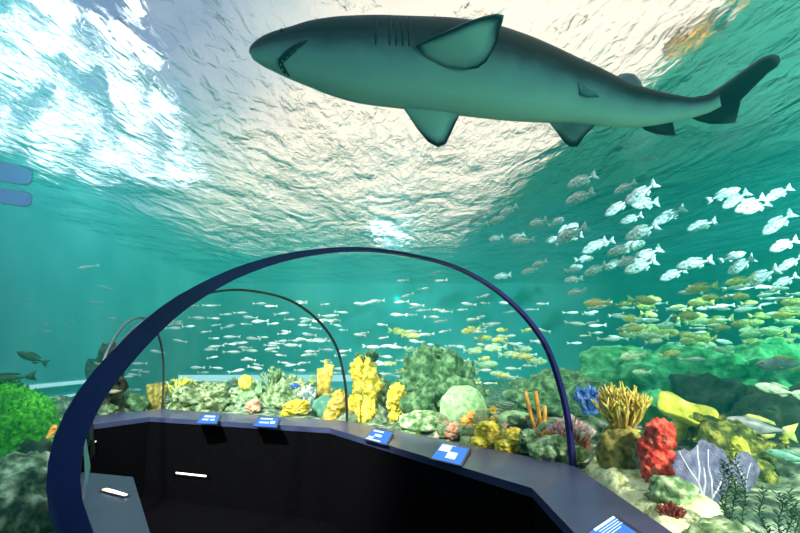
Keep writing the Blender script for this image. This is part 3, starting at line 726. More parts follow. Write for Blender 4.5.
def tuft(name, m, seed, n=38):
    r = random.Random(seed); mb = MB().blob((0, 0, .05), (.5, .5, .25), seed, .2, 3, 2, -.6)
    for i in range(n):
        a = r.uniform(0, 6.28); t = r.random() ** .6; d = Vector((math.cos(a) * t * .9, math.sin(a) * t * .9, 1.25 - .7 * t)) * r.uniform(.75, 1.1)
        mb.tube([d * .1, d * .5 + Vector((0, 0, .12)), d], [.09, .08, .045], 5)
    return mb.build(name, M[m])
T1_ = [tuft('coral_tuft', 'yellow_coral', 71), tuft('coral_tuft', 'yellow_plate', 72)]; T2_ = [tuft('coral_tuft', 'dome', 73), tuft('coral_tuft', 'rock_pale', 74)]; T3_ = [tuft('coral_tuft', 'salmon', 75), tuft('coral_tuft', 'pink', 76)]
scatter(12, (168, 335, 384, 408), Y_far, (9, 16), 'small yellow coral tuft on the bank behind the far ledge', 'yellow tufts behind the far ledge', T1_, 'coral')
scatter(16, (168, 335, 380, 408), Y_far, (10, 18), 'small pale green coral tuft on the bank behind the far ledge', 'green tufts behind the far ledge', T2_, 'coral')
scatter(9, (405, 560, 412, 438), Y_mid, (9, 16), 'small yellow coral tuft between the stones along the near ledge', 'yellow tufts along the near ledge', T1_, 'coral')
scatter(12, (405, 560, 405, 438), Y_mid, (9, 18), 'small pale green coral tuft between the stones along the near ledge', 'green tufts along the near ledge', T2_, 'coral')
scatter(5, (420, 555, 418, 440), Y_mid, (8, 13), 'small pink coral tuft between the stones along the near ledge', 'pink tufts along the near ledge', T3_, 'coral')
scatter(12, (690, 790, 440, 500), lambda a, b: 3.0 + (500 - b) * .004, (7, 14), 'small yellow green coral tuft on the olive ridge', 'tufts on the olive ridge', T1_, 'coral')
for o in PROTO + T1_ + T2_ + T3_: bpy.data.objects.remove(o)

# seabed: height follows the feet of everything standing on it
for i in range(40):
    CTRL.append((XR * RND.random(), 9 + 11 * RND.random(), .35)); CTRL.append((XL * RND.random(), 9 + 11 * RND.random(), .2))
for y in range(-5, 3): CTRL += [(2.5, y, .8), (5, y, .6), (9, y, .5), (-2.2, y, .35), (-5, y, .2)]
for y in (4, 6, 8): CTRL += [(6, y, .6), (9, y, .5), (12, y, .4), (-6.5, y, .3), (-5, y, .35)]
CTRL += [(-2.5, 3.5, .35), (-2.8, 3.9, .35), (-2.9, 4.4, .4), (-3.2, 3.0, .5), (-4, 2.5, .42), (-2.3, 2.2, .45), (-3.4, 4.4, .6)]
def ground_z(x, y):
    s = w = 0.
    for a, b, z in CTRL:
        d2 = (x - a) ** 2 + (y - b) ** 2 + .01; k = 1 / (d2 * d2); s += k * z; w += k
    return s / w + .05 * noise.noise(Vector((x * 1.7, y * 1.7, 3))) + .02 * noise.noise(Vector((x * 6, y * 6, 9)))
mb = MB(); st = .13; nx = int((XR - XL) / st); ny = int((YB - YN) / st); vs = []; fs = []
for j in range(ny + 1):
    for i in range(nx + 1):
        x = XL + (XR - XL) * i / nx; y = YN + (YB - YN) * j / ny; z = ground_z(x, y) - .02
        if in_tunnel(x, y, .4): z = min(z, .80)
        vs.append((x, y, z))
for j in range(ny):
    for i in range(nx):
        q = j * (nx + 1) + i; ids = (q, q + 1, q + nx + 2, q + nx + 1)
        if all(in_tunnel(vs[k][0], vs[k][1]) for k in ids): continue
        if any(in_tunnel(vs[k][0], vs[k][1]) and min(seg_dist(vs[k][0], vs[k][1], FOOT[m], FOOT[m - 1]) for m in range(len(FOOT))) > .06 for k in ids): continue
        fs.append(ids)
mb.add(vs, fs); structure(mb.build('ground', M['ground']))

# ------------------------------------------------------------------ shark
def interp(tab, x):
    for a, b in zip(tab, tab[1:]):
        if x <= b[0]:
            f = (x - a[0]) / (b[0] - a[0]); return [p + (q - p) * f for p, q in zip(a, b)]
    return list(tab[-1])
ST = [(249.5, 52.5, 54.5), (251, 46, 58), (256, 40.5, 62), (265, 34.5, 67.5), (278, 29.5, 73.5), (292, 25.5, 80), (312, 19.5, 88), (334, 16, 96.5), (357, 14.8, 103), (380, 14.5, 106.5), (402, 15.2, 109), (422, 15.8, 111.5), (440, 16.4, 113.5), (457, 17.5, 115.5), (480, 20.5, 118.5), (502, 26, 121), (520, 32, 122.5), (537, 38.5, 123.5), (556, 47, 124.3), (575, 56, 125), (598, 66.5, 126.5), (620, 77.5, 128), (640, 85.5, 127.5), (658, 90.5, 125.5), (676, 94.5, 121.5), (692, 97, 118), (708, 95.5, 113.5), (720, 90, 108)]
def SD(px): return 2.95 + .55 * max(0, (px - 249)) / 530
def smooth_table(tab, n):
    pts = [(t[0], t[1]) for t in tab]; out = []
    m = len(tab)
    for i in range(n):
        f = i / (n - 1) * (m - 1); k = min(int(f), m - 2); g = f - k
        P = [tab[max(k - 1, 0)], tab[k], tab[k + 1], tab[min(k + 2, m - 1)]]
        out.append(tuple(.5 * (2 * P[1][j] + (P[2][j] - P[0][j]) * g + (2 * P[0][j] - 5 * P[1][j] + 4 * P[2][j] - P[3][j]) * g * g + (3 * P[1][j] - P[0][j] - 3 * P[2][j] + P[3][j]) * g ** 3) for j in range(3)))
    return out
ROWS = smooth_table(ST, 90)
PHI0 = math.radians(48)       # how far the belly is rolled from facing the camera
def cam2world(u, v, d): return CAM + Vector((u, CP - v * SP, SP + v * CP)) * d
def px2uv(x, y): return (x - 400) / F, (266.5 - y) / F
mid = [(r[0], (r[1] + r[2]) / 2, (r[2] - r[1]) / 2) for r in ROWS]
NS = 40
def shark_point(i, th, out=1.):
    x, y, r = mid[i]; a = mid[max(i - 1, 0)]; b = mid[min(i + 1, len(mid) - 1)]
    tx, ty = b[0] - a[0], b[1] - a[1]; l = math.hypot(tx, ty); nxx, nyy = ty / l, -tx / l     # image up
    k = (.35 if 1 else 0)
    nxx *= k                       # keep the rings close to upright
    d0 = SD(x); rr = r * d0 / F
    q = x + nxx * r * math.sin(th) * out, y + nyy * r * math.sin(th) * out
    u, v = px2uv(*q); return cam2world(u, v, d0 - rr * .82 * math.cos(th) * out)
origin = at_depth(480, 70, SD(480))
shark = thing('shark', 'large grey shark with pale belly swimming overhead under the surface', 'shark', origin)
mb = MB(); vs = []; fs = []; at = []
for i in range(len(mid)):
    for j in range(NS):
        th = 2 * PI * j / NS; vs.append(shark_point(i, th))
        phi = th + PHI0; phi = (phi + PI) % (2 * PI) - PI       # 0 = belly, pi = back
        at.append(min(1, abs(phi) / PI))
for i in range(len(mid) - 1):
    for j in range(NS): fs.append((i * NS + j, i * NS + (j + 1) % NS, (i + 1) * NS + (j + 1) % NS, (i + 1) * NS + j))
fs.append(tuple(range(NS))); fs.append(tuple((len(mid) - 1) * NS + j for j in reversed(range(NS))))
mb.add([v - origin for v in vs], fs, at); mb.build('body', M['shark'], shark, attr='dorsal')
def row_at(px): return min(range(len(mid)), key=lambda i: abs(mid[i][0] - px))
def fin(name, pts, t, dorsal=None):
    """pts: (px, py, depth offset towards camera, tone)"""
    n = len(pts); V = [at_depth(x, y, SD(x) - dd) - origin for x, y, dd, e in pts]
    c = sum(V, Vector()) / n; tones = [p[3] for p in pts]
    nr = Vector((0, 0, 0))
    for i in range(n): nr += (V[i] - c).cross(V[(i + 1) % n] - c)
    nr.normalize(); mb = MB(); vs = []; a = []
    tm = .8 if min(tones) > .85 else {'caudal_fin': .52, 'anal_fin': .5, 'pelvic_fin': .36}.get(name, .12)
    for s in (1, -1):
        for v, e in zip(V, tones): vs.append(v + nr * .003 * s); a.append(e)
        for v, e in zip(V, tones): vs.append(c.lerp(v, .86) + nr * t * .45 * s); a.append(tm + (e - tm) * .5)
        for v, e in zip(V, tones): vs.append(c.lerp(v, .5) + nr * t * s); a.append(tm)
        vs.append(c + nr * t * 1.1 * s); a.append(tm)
    B = 3 * n + 1; fs = []
    for s in (0, 1):
        for r_ in (0, 1):
            for i in range(n):
                j = (i + 1) % n; fs.append((s * B + r_ * n + i, s * B + r_ * n + j, s * B + (r_ + 1) * n + j, s * B + (r_ + 1) * n + i))
        for i in range(n): fs.append((s * B + 2 * n + i, s * B + 2 * n + (i + 1) % n, s * B + 3 * n))
    for i in range(n): fs.append((i, (i + 1) % n, B + (i + 1) % n, B + i))
    mb.add(vs, fs, a); return mb.build(name, M['shark'], shark, attr='dorsal')
fin('pectoral_fin', [(416, 46, .28, .5), (432, 38, .36, .7), (450, 29, .42, .85), (468, 21, .47, .9), (484, 16, .5, .9), (497, 13.5, .52, .9), (504, 15, .52, .9), (503, 21, .5, .9), (500, 30, .48, .75), (498, 40, .46, .65), (492, 52, .43, .55), (486, 62, .4, .6), (478, 68, .36, .6), (464, 70, .32, .45), (445, 66, .28, .3), (425, 56, .27, .3)], .02)
fin('pectoral_fin', [(402, 106, .06, .2), (410, 118, .03, .3), (418, 130, 0, .5), (428, 142, 0, .75), (438, 147.5, 0, .8), (446, 144, 0, .8), (451, 133, 0, .7), (456, 122, .02, .6), (460, 114, .05, .4), (446, 108, .08, .2), (425, 104, .08, .15)], .018)
fin('pelvic_fin', [(547, 120, .02, .3), (556, 131, 0, .4), (564, 142, 0, .6), (570, 147, 0, .75), (577, 147, 0, .75), (584, 137, 0, .6), (592, 128, 0, .5), (598, 121, .02, .4), (575, 117, .03, .3)], .013)
fin('pelvic_fin', [(578, 82, .19, .35), (586, 86, .205, .3), (593, 89, .21, .3), (599, 97, .2, .45), (589, 97, .21, .4), (580, 95, .2, .45), (580, 90, .2, .3)], .01)
fin('second_dorsal_fin', [(613, 79, 0, .95), (620, 74, -.03, .95), (627, 73, -.04, .95), (634, 74, -.04, .95), (640, 80, -.04, .95), (643, 87, -.02, .95), (632, 92, 0, .95), (618, 88, 0, .95)], .016)
fin('anal_fin', [(636, 121, .02, .6), (645, 130, .01, .65), (656, 134, 0, .7), (666, 135.5, 0, .75), (676, 136, 0, .8), (674, 129, 0, .7), (672, 119, .01, .65), (655, 112, .02, .6)], .012)
fin('first_dorsal_fin', [(500, 60, -.25, .95), (530, 50, -.45, .95), (560, 52, -.62, .95), (572, 58, -.62, .95), (566, 72, -.45, .95), (572, 84, -.22, .95), (535, 80, -.2, .95)], .018)
fin('caudal_fin', [(690, 98, 0, .8), (706, 95, 0, .85), (722, 85, 0, .85), (736, 75, 0, .85), (750, 65, 0, .85), (762, 57, 0, .85), (772, 54, 0, .8), (779, 56, 0, .8), (780, 62, 0, .75), (777, 67, 0, .75), (771, 69, 0, .7), (762, 79, 0, .65), (752, 89, 0, .65), (743, 98, 0, .65), (736, 106, 0, .65), (732, 113, 0, .6), (736, 119, 0, .45), (735, 123, 0, .4), (722, 124, 0, .5), (710, 124, 0, .6), (698, 121, 0, .65), (690, 117, 0, .65)], .022)
# fifth to first gill slits: dark curved grooves on the flank
for gx in (378, 386, 394.5, 403, 411):
    i = row_at(gx); vs = []; 
    path = [shark_point(i, math.radians(20 + 60 * k / 8), 1.0) - origin for k in range(9)]
    MB().tube(path, [.003, .007, .009, .010, .010, .010, .009, .007, .003], 6).build('gill_slit', M['gill'], shark)
# mouth: dark crescent across the underside of the snout
mp = [(289, -62), (285.5, -48), (283, -34), (282.5, -22), (284, -10), (288, 0), (294, 9), (301, 17), (308, 23)]
path = [shark_point(row_at(a), math.radians(b), 1.003) - origin for a, b in mp]
MB().tube(path, [.008, .016, .018, .02, .022, .024, .022, .016, .006], 6).build('mouth', M['gill'], shark)
for k in range(1, 8):
    p = path[k]; q = path[k].lerp(path[k - 1], .5)
    MB().tube([q, q + Vector((0, -.012, -.03))], [.006, .001], 4).build('tooth', M['acrylic_edge'], shark)
for ax, bx in ((283, 66), (286, -128)):
    e_ = shark_point(row_at(ax), math.radians(bx), 1.0) - origin
    MB().blob(e_, (.014, .014, .014), 1, 0, 1, 2).build('eye', M['eye'], shark)

# ------------------------------------------------------------------ fish
def fish_body(L, H, Wd, kind):
    """nose at +x, length L between -L/2 and L/2 (tail fin apart)"""
    prof = {'slim': [(0, .04), (.06, .35), (.15, .68), (.3, .96), (.45, 1.), (.6, .85), (.75, .55), (.88, .26), (1, .16)],
            'deep': [(0, .06), (.05, .38), (.14, .74), (.28, 1.), (.45, 1.), (.6, .84), (.76, .5), (.9, .22), (1, .17)]}[kind]
    mb = MB(); n = 10; vs = []; fs = []
    for f, h in prof:
        x = L * .5 - f * L * .82
        for j in range(n):
            a = 2 * PI * j / n; vs.append((x, math.cos(a) * Wd / 2 * h ** .8, math.sin(a) * H / 2 * h))
    k = len(prof)
    for i in range(k - 1):
        for j in range(n): fs.append((i * n + j, i * n + (j + 1) % n, (i + 1) * n + (j + 1) % n, (i + 1) * n + j))
    fs.append(tuple(range(n))); fs.append(tuple((k - 1) * n + j for j in range(n)))
    return mb.add(vs, fs)
def fin_plate(pts, t):
    n = len(pts); mb = MB()
    return mb.add([(x, -t, z) for x, z in pts] + [(x, t, z) for x, z in pts], [tuple(range(n)), tuple(reversed(range(n, 2 * n)))] + [(i, (i + 1) % n, n + (i + 1) % n, n + i) for i in range(n)])
def fish_proto(name, m, fm, kind, H, Wd, parts=True):
    L = 1.
    b = fish_body(L, H, Wd, kind).build(name, M[m])
    x0 = L * .5 - L * .82
    fin_plate([(x0 + .02, .05 * H / .25), (x0 - .17, H * .55), (x0 - .12, 0), (x0 - .17, -H * .55), (x0 + .02, -.05 * H / .25)], .008).build('tail_fin', M[fm], b)
    if parts:
        fin_plate([(.22, H * .42), (.12, H * .68), (-.02, H * .64), (-.2, H * .42), (-.22, H * .24), (0, H * .40)], .007).build('dorsal_fin', M[fm], b)
        fin_plate([(-.02, -H * .40), (-.1, -H * .62), (-.2, -H * .42), (-.22, -H * .22)], .007).build('anal_fin', M[fm], b)
        for s in (1, -1):
            MB().blob((.37, s * Wd * .30, H * .1), (.022, .012, .022), 1, 0, 1, 1).build('eye', M['eye'], b)
        fp = fin_plate([(.2, -H * .12), (.06, -H * .2), (.05, -H * .34), (.14, -H * .28)], .006)
        for v in fp.v: v.y += Wd * .5 + (.2 - v.x) * .25
        fp.build('pectoral_fin', M[fm], b)
    return b
def kids(o): return [c for c in bpy.data.objects if c.parent == o]
PK = {}
def clone(proto, loc, L, yaw, pitch, roll, label, cat, group=None, sx=1., sz=1.):
    r = proto.copy(); C.objects.link(r); r.location = loc; r.scale = (L * sx, L, L * sz); r.rotation_euler = (roll, pitch, yaw)
    for k in PK[proto.name]:
        c = k.copy(); C.objects.link(c); c.parent = r
    tag(r, label, cat, group); return r
protos = {}
for key, a in dict(silver=('silver_fish', 'silver', 'silver', 'slim', .20, .12, False), slate=('slate_fish', 'slate', 'slate', 'slim', .2, .12, False),
                   pale=('dappled_fish', 'pale', 'pale', 'deep', .31, .2), grunt=('yellow_fish', 'grunt', 'grunt', 'deep', .30, .17),
                   green=('green_fish', 'green_fish', 'green_fish', 'deep', .27, .16), amber=('amber_fish', 'amber', 'amber', 'deep', .28, .17),
                   dark=('dark_fish', 'darkfish', 'darkfish', 'slim', .26, .15), grey=('grey_fish', 'greyfish', 'grunt', 'slim', .26, .16),
                   teal=('teal_fish', 'tealfish', 'tealfish', 'slim', .24, .14), tang=('blue_tang', 'bluefish', 'grunt', 'deep', .5, .16)).items():
    protos[key] = fish_proto(*a); PK[protos[key].name] = kids(protos[key])
TAKEN = []
def free(p, r):
    for q, s in TAKEN:
        if (p - q).length < (r + s): return False
    return True
def ok_water(p, r):
    if not (XL + .5 < p.x < XR - .5 and p.y < YB - .4 and p.z < ZS - .35): return False
    if p.z < 2.4 and in_tunnel(p.x, p.y, .25): return False
    return p.z > ground_z(p.x, p.y) + .10 + r * .3
def school(key, n, box, dr, lr, label, cat, group, ang=0., spread=.25, left=.6, sz=1., dens=None):
    k = tries = 0
    while k < n and tries < n * 60:
        tries += 1
        px = RND.uniform(box[0], box[1]); py = RND.uniform(box[2], box[3])
        if dens and RND.random() > dens(px, py): continue
        d = RND.uniform(*dr); p = at_depth(px, py, d); L = RND.uniform(*lr) * d / F
        if not ok_water(p, L) or not free(p, L * .42): continue
        # keep clear of the shark and of the tall reef pieces
        hit = False
        for c in SOLID:
            if abs(p.x - c[0].x) < c[1] + L * .5 and abs(p.y - c[0].y) < c[2] + L * .5 and p.z < c[3] + L * .15: hit = True; break
        if hit: continue
        TAKEN.append((p, L * .42))
        yaw = (PI if RND.random() < left else 0) + RND.gauss(0, spread) - math.atan2(p.x, p.y) * .8
        sgn = -1 if math.cos(yaw) < 0 else 1
        pitch = -sgn * ang + RND.gauss(0, .10)
        clone(protos[key], p, L, yaw, pitch, RND.gauss(0, .1), label, cat, group, sz=sz * RND.uniform(.9, 1.1)); k += 1
# bounding boxes of reef pieces
bpy.context.view_layer.update()
SOLID = []
for o in list(bpy.data.objects):
    if o.parent is None and o.get('category') in ('rock', 'reef', 'coral', 'sponge', 'algae', 'anemone'):
        pts = []
        for q in [o] + kids(o):
            if q.type == 'MESH': pts += [q.matrix_world @ Vector(c) for c in q.bound_box]
        lo = Vector([min(p[i] for p in pts) for i in range(3)]); hi = Vector([max(p[i] for p in pts) for i in range(3)])
        SOLID.append(((lo + hi) / 2, (hi.x - lo.x) / 2, (hi.y - lo.y) / 2, hi.z))
def one(key, name, label, px, py, lpx, d, yaw, tilt, cat='fish', sz=1.):
    p = at_depth(px, py, d); L = lpx * d / F; TAKEN.append((p, L * .45))
    sgn = -1 if math.cos(yaw) < 0 else 1
    o = clone(protos[key], p, L, yaw - math.atan2(p.x, p.y) * .8, -sgn * tilt, 0, label, cat, sz=sz); o.name = name; return o
R_ = math.radians
one('grey', 'grey_fish', 'large grey fish with yellow tail above the olive ridge', 758, 427, 66, 3.15, PI + .1, -.12)
one('green', 'green_fish', 'pale green fish with dark back at right, above the large grey fish', 778, 390, 38, 3.6, PI, -.22)
one('teal', 'teal_fish', 'slim teal fish at right edge in front of the dark boulder', 790, 457, 42, 2.8, PI, -.18)
one('grey', 'grey_fish', 'dim grey fish at right edge above the pale green fish', 785, 364, 50, 4.3, PI, .05)
one('dark', 'dark_fish', 'dark green fish slanting down above the algae mound', 33, 358, 30, 5.0, PI, -.42)
one('dark', 'dark_fish', 'long dark green fish just over the algae mound at left edge', 8, 379, 48, 4.6, PI, .12, sz=.8)
one('amber', 'amber_fish', 'amber orange fish above the school right of the blue arch', 597, 303, 26, 5.5, PI, .02)
one('tang', 'blue_tang', 'small blue fish on the pale coral bank', 297, 386, 13, 6.3, PI, 0)
one('grunt', 'olive_fish', 'olive yellow fish high at right, upper of a pair', 740, 281, 26, 5.0, PI, .15)
one('grunt', 'olive_fish', 'yellow fish high at right, lower left of a pair', 702, 288, 30, 5.0, PI, .12)
one('slate', 'slate_fish', 'slate fish alone near the surface upper left of the blue arch', 89, 267, 20, 6.5, PI, .25)
one('silver', 'silver_fish', 'small white fish diving steeply over the dark blue gap', 668, 320, 13, 6.0, PI, .9)
one('green', 'green_fish', 'pale green fish swimming over the green slope', 642, 372, 18, 5.4, PI, 0)
G = 'silver school through the second arch'
school('silver', 78, (170, 345, 312, 374), (8.3, 11), (11, 18), 'small silver fish in the school seen through the second arch', 'fish', G, spread=.2)
school('silver', 16, (168, 345, 300, 330), (8, 11), (9, 15), 'small silver fish in the school seen through the second arch', 'fish', G, spread=.3)
school('silver', 12, (112, 165, 345, 392), (7.6, 10), (10, 16), 'small silver fish between the blue arch and the third arch', 'fish', 'silver fish by the third arch', spread=.3)
school('silver', 92, (352, 545, 300, 385), (6.5, 11), (10, 19), 'small silver fish in the school under the blue arch right half', 'fish', 'silver school under the near arch', spread=.25, dens=lambda x, y: 1 if y > 330 - .0 * x else .55)
school('slate', 14, (400, 560, 268, 330), (7, 11), (12, 18), 'faint slate fish high under the blue arch right half', 'fish', 'slate fish under the near arch', spread=.35, ang=.15)
school('silver', 48, (570, 700, 300, 372), (6, 10), (11, 22), 'small silver fish in the school just right of the blue arch', 'fish', 'silver school right of the near arch', spread=.25)
school('silver', 40, (690, 800, 285, 385), (5.2, 9), (15, 26), 'slim silver fish in the school near the right edge', 'fish', 'silver school at the right', spread=.25, ang=.04)
school('slate', 7, (15, 130, 270, 345), (7, 10), (9, 15), 'faint slate fish in open water left of the blue arch', 'fish', 'faint fish left of the arch', spread=.5)
school('pale', 34, (560, 800, 180, 285), (6.2, 9.2), (22, 36), 'pale dappled fish in the loose shoal below the shark tail', 'fish', 'pale dappled shoal', ang=.38, spread=.25, left=.9)
school('pale', 18, (470, 640, 205, 300), (7, 10), (16, 24), 'white dappled fish in the distant shoal above the blue arch right side', 'fish', 'distant pale shoal', ang=.3, spread=.25, left=.9)
school('grunt', 46, (610, 800, 296, 398), (5, 8.5), (15, 30), 'yellow green fish in the shoal over the green reef slopes', 'fish', 'yellow shoal over the green slopes', spread=.3)
school('green', 36, (610, 800, 320, 405), (5, 8.5), (16, 30), 'pale green fish in the shoal over the green reef slopes', 'fish', 'green shoal over the green slopes', spread=.3)
school('grunt', 26, (385, 560, 330, 402), (6.4, 10), (12, 22), 'yellow green fish behind the dome corals under the blue arch', 'fish', 'yellow shoal under the near arch', spread=.3)
school('green', 24, (400, 560, 345, 405), (6.4, 10), (12, 26), 'pale green fish behind the dome corals under the blue arch', 'fish', 'green shoal under the near arch', spread=.3)
for p in protos.values():
    for k in PK[p.name]: bpy.data.objects.remove(k)
    bpy.data.objects.remove(p)

# purple glowing panels added just under the surface at the left edge
for (px, py, w, h, lab) in ((8, 173, 40, 20, 'upper purple lamp hanging under the water surface at the left edge'), (10, 197, 36, 16, 'lower purple lamp hanging under the water surface at the left edge')):
    dep = 5.2; p = at_depth(px, py, dep); k = dep / F
    t = thing('underwater_lamp', lab, 'lamp', p)
    fwd = -ray(px, py).normalized(); side = Vector((0, 0, 1)).cross(fwd).normalized(); up = fwd.cross(side)
    def rr(w_, h_, z): 
        pts = []
        for a in range(24):
            q = 2 * PI * a / 24; ca, sa = math.cos(q), math.sin(q)
            pts.append(side * w_ / 2 * math.copysign(abs(ca) ** .5, ca) + up * h_ / 2 * math.copysign(abs(sa) ** .5, sa) + fwd * z)
        return pts
    a = rr(w * k, h * k, 0); b = rr(w * k * .9, h * k * .9, -.18)
    MB().add(a + b, [tuple(range(24)), tuple(reversed(range(24, 48)))] + [(i, (i + 1) % 24, 24 + (i + 1) % 24, 24 + i) for i in range(24)]).build('housing', M['metal'], t)
    a = rr(w * k * .94, h * k * .9, .004); b = rr(w * k * .94, h * k * .9, .016)
    MB().add(a + b, [tuple(range(24)), tuple(reversed(range(24, 48)))] + [(i, (i + 1) % 24, 24 + (i + 1) % 24, 24 + i) for i in range(24)]).build('lens', M['lamp_purple'], t)
    MB().tube([fwd * -.17, fwd * -.17 + (Vector((XL + .16, p.y + 2.6, p.z + .3)) - p)], .02, 6).build('bracket_arm', M['metal'], t)

# ------------------------------------------------------------------ light
ZP = 5.7
def sky_mat(name, st):
    m, nt, N, L = new_mat(name)
    out = N.new('ShaderNodeOutputMaterial'); e = N.new('ShaderNodeEmission'); L.new(e.outputs[0], out.inputs[0])
    tc = N.new('ShaderNodeTexCoord'); dp = N.new('ShaderNodeVectorMath'); dp.operation = 'DOT_PRODUCT'
    dp.inputs[1].default_value = (.85, .52, 0); L.new(tc.outputs['Object'], dp.inputs[0])
    n = N.new('ShaderNodeTexNoise'); n.inputs['Scale'].default_value = .55; n.inputs['Detail'].default_value = 5; L.new(tc.outputs['Object'], n.inputs['Vector'])
    ad = N.new('ShaderNodeMath'); ad.operation = 'MULTIPLY_ADD'; ad.inputs[1].default_value = 2.6; L.new(n.outputs['Fac'], ad.inputs[0]); L.new(dp.outputs['Value'], ad.inputs[2])
    mr = N.new('ShaderNodeMapRange'); mr.inputs[1].default_value = 1.3; mr.inputs[2].default_value = 4.4; L.new(ad.outputs[0], mr.inputs[0])
    rp = N.new('ShaderNodeValToRGB'); el = rp.color_ramp.elements
    el[0].color = (.17, .23, .38, 1); el[1].color = (1, .83, .68, 1); q = el.new(.45); q.color = (.46, .50, .52, 1)
    L.new(mr.outputs[0], rp.inputs[0]); L.new(rp.outputs[0], e.inputs[0]); e.inputs[1].default_value = st
    return m
def panel(name, pts, m, label, cat, z=ZP, th=.1):
    n = len(pts)
    mb = MB().add([Vector((p[0], p[1], z)) for p in pts] + [Vector((p[0], p[1], z + th)) for p in pts], [tuple(range(n)), tuple(reversed(range(n, 2 * n)))] + [(i, (i + 1) % n, n + (i + 1) % n, n + i) for i in range(n)])
    o = mb.build(name, m, smooth=False)
    return tag(o, label, cat) if label else structure(o)
def zp(*px): return [(lambda p: (p.x, p.y))(at_z(x, y, ZP)) for x, y in px]
edge = zp((905, -110), (735, 24), (640, 100), (560, 162), (505, 214), (470, 246))
panel('skylight', edge + [(edge[-1][0], 26), (-9, 26), (-9, 9), (-3.6, 3.2), (-1.2, 1.2), (1.5, 1.2)], sky_mat('cream_skylight', 1.05), 'broad cream skylight glowing through the water surface above the shark', 'skylight')
panel('ceiling', edge + [(edge[-1][0], 26), (18, 26), (18, -2)], mat('dark_ceiling', [(.20, .60, .52), (.30, .72, .62)], 1, .9, .1), None, None, ZP + .02)
amber = emit_mat('amber_lamp_lens', (1, .55, .12), .9)  # amber glow added for the orange fringe of the skylight edge
for k, (a, b, lab) in enumerate((((722, 8), (752, -8), 'amber lamp at the edge of the skylight, topmost of three above the shark tail'), ((664, 62), (694, 42), 'amber lamp at the edge of the skylight, lowest of three above the shark tail'), ((684, 52), (722, 26), 'amber lamp at the edge of the skylight, middle of three above the shark tail'))):
    a, b = (Vector((*q, ZP)) for q in zp(a, b)); d = (b - a).normalized(); n = Vector((-d.y, d.x, 0)); o_ = (a + b) / 2; up = Vector((0, 0, 1))
    t = thing('amber_lamp', lab, 'lamp', o_)
    def lens(r0, r1, z0, z1, nm, m):
        pts = [d * (math.cos(2 * PI * i / 16) * (b - a).length / 2 * r0) + n * (math.sin(2 * PI * i / 16) * r1) for i in range(16)]
        MB().add([p - up * z0 for p in pts] + [p - up * z1 for p in pts], [tuple(range(16)), tuple(reversed(range(16, 32)))] + [(i, (i + 1) % 16, 16 + (i + 1) % 16, 16 + i) for i in range(16)]).build(nm, m, t, False)
    lens(1, .16, .12, .06, 'housing', M['metal']); lens(.7, .09, .14, .121, 'lens', amber)
LAMPM = emit_mat('lamp_diffuser', (.86, .90, 1), 3.2); LB = LH = None; spots_ = []; rl_ = random.Random(21)  # strip lamps added so the ripples glitter at upper left
tries = 0
while len(spots_) < 130 and tries < 15000:
    tries += 1
    y = rl_.uniform(2.6, 12.5); x = rl_.uniform(-1.2 * y - .6, -(.70 - .024 * y) * y - .2)
    if any(abs(x - a) < .22 and abs(y - b) < 1.4 for a, b in spots_): continue
    spots_.append((x, y))
    t = thing('ceiling_lamp', 'white strip lamp glittering through the ripples at upper left', 'lamp', (x, y, ZP), 'white ceiling lamps above the water')
    t.rotation_euler = (0, 0, rl_.uniform(-.06, .12)); t.scale = (rl_.uniform(.7, 1.2), rl_.uniform(.6, 1.05), 1)
    if LB is None:
        LB = MB().box((-.05, -.6, -.10), (.05, .6, -.04)).build('diffuser', LAMPM, t, False)
        LH = MB().box((-.055, -.61, -.039), (.055, .61, 0)).build('housing', M['metal'], t, False)
    else:
        for q in (LB, LH): c = q.copy(); C.objects.link(c); c.parent = t
w = bpy.data.worlds.new('hall'); sc.world = w; w.use_nodes = True
bg = w.node_tree.nodes['Background']; bg.inputs[0].default_value = (.26, .40, .60, 1); bg.inputs[1].default_value = .55
def area(name, loc, target, size, power, col):
    d = bpy.data.lights.new(name, 'AREA'); d.shape = 'DISK'; d.size = size; d.energy = power; d.color = col
    o = bpy.data.objects.new(name, d); C.objects.link(o); o.location = loc
    o.rotation_euler = (Vector(target) - Vector(loc)).to_track_quat('-Z', 'Y').to_euler(); return o
def spot(name, loc, target, power, col, ang, r=.3):
    d = bpy.data.lights.new(name, 'SPOT'); d.energy = power; d.color = col; d.spot_size = R_(ang); d.spot_blend = .6; d.shadow_soft_size = r
    o = bpy.data.objects.new(name, d); C.objects.link(o); o.location = loc
    o.rotation_euler = (Vector(target) - Vector(loc)).to_track_quat('-Z', 'Y').to_euler(); return o
spot('reef_spotlight', (2.7, .3, 2.9), (1.6, 3.1, .8), 620, (1, .95, .80), 66, .12)  # unseen light added to brighten the near reef
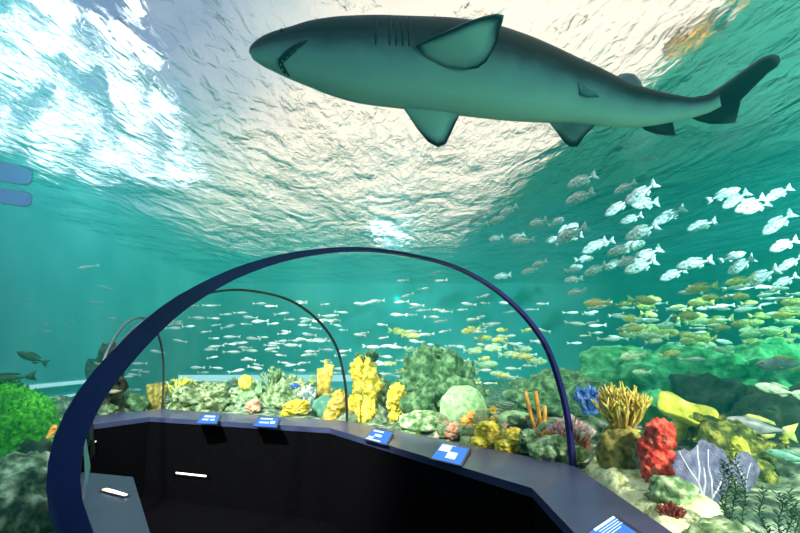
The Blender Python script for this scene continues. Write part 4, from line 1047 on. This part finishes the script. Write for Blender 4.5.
spot('reef_spotlight', (-2.7, 1.9, 4.0), (-1.0, 6.6, .8), 2000, (1, .97, .85), 62, .12)  # unseen light added to brighten the far reef
spot('reef_spotlight', (6.2, 3.6, 4.2), (5.2, 8.0, .8), 650, (.60, 1, .66), 85, .02)  # unseen green light added over the right reef slopes
spot('reef_spotlight', (-4.2, 1.0, 4.0), (-3.9, 4.4, .8), 220, (.8, 1, .8), 60, .12)  # unseen light added over the algae mound
spot('tank_floodlight', (6.2, 1.6, 4.1), (2.2, 21, 4.4), 5600, (.75, 1, 1), 44, .05)  # unseen light added to brighten the back wall and haze
spot('tank_floodlight', (-5.2, .8, 3.6), (.6, 21, 4.3), 500, (.75, 1, 1), 36, .05)  # weaker unseen light added for the back wall, from the left
spot('hall_lamp', (9.5, 5.5, 4.75), (9.0, 6.0, 5.7), 700, (.55, 1, .85), 172, .1)  # unseen light added to brighten the ceiling above the ripples
spot('school_spotlight', (-3.4, 2.6, 4.2), (-1.6, 10, 1.3), 600, (1, 1, .92), 44, .05)  # unseen light added to brighten the silver school
spot('tank_floodlight', (-.1, 17, 3.4), (-.1, 9, 2.6), 110, (.75, 1, 1), 150, .01)  # unseen source for the cyan glow in the middle of the tank
area('shoal_floodlight', (-5.6, -1.5, 4.0), (-2.5, 6, 4.4), 1.6, 15, (.86, .88, 1))  # weak unseen light added at the left
spot('shoal_floodlight', (11.5, 3.0, 3.6), (6.0, 7, 2.6), 420, (.62, 1, .74), 70, .3)  # unseen green light added on the right shoals
area('belly_floodlight', (3.4, -1.0, 1.6), (.5, 2.6, 3.2), 1.0, 70, (.38, 1, .82))  # unseen light added below the shark to brighten its belly

sc.view_settings.view_transform = 'Standard'; sc.view_settings.look = 'None'; sc.view_settings.gamma = 1; sc.view_settings.exposure = .45
sc.view_settings.use_curve_mapping = False
sc.cycles.use_denoising = True
sc.cycles.volume_bounces = 1; sc.cycles.max_bounces = 8; sc.cycles.transparent_max_bounces = 12; sc.cycles.diffuse_bounces = 3; sc.cycles.glossy_bounces = 4
sc.cycles.sample_clamp_indirect = 4
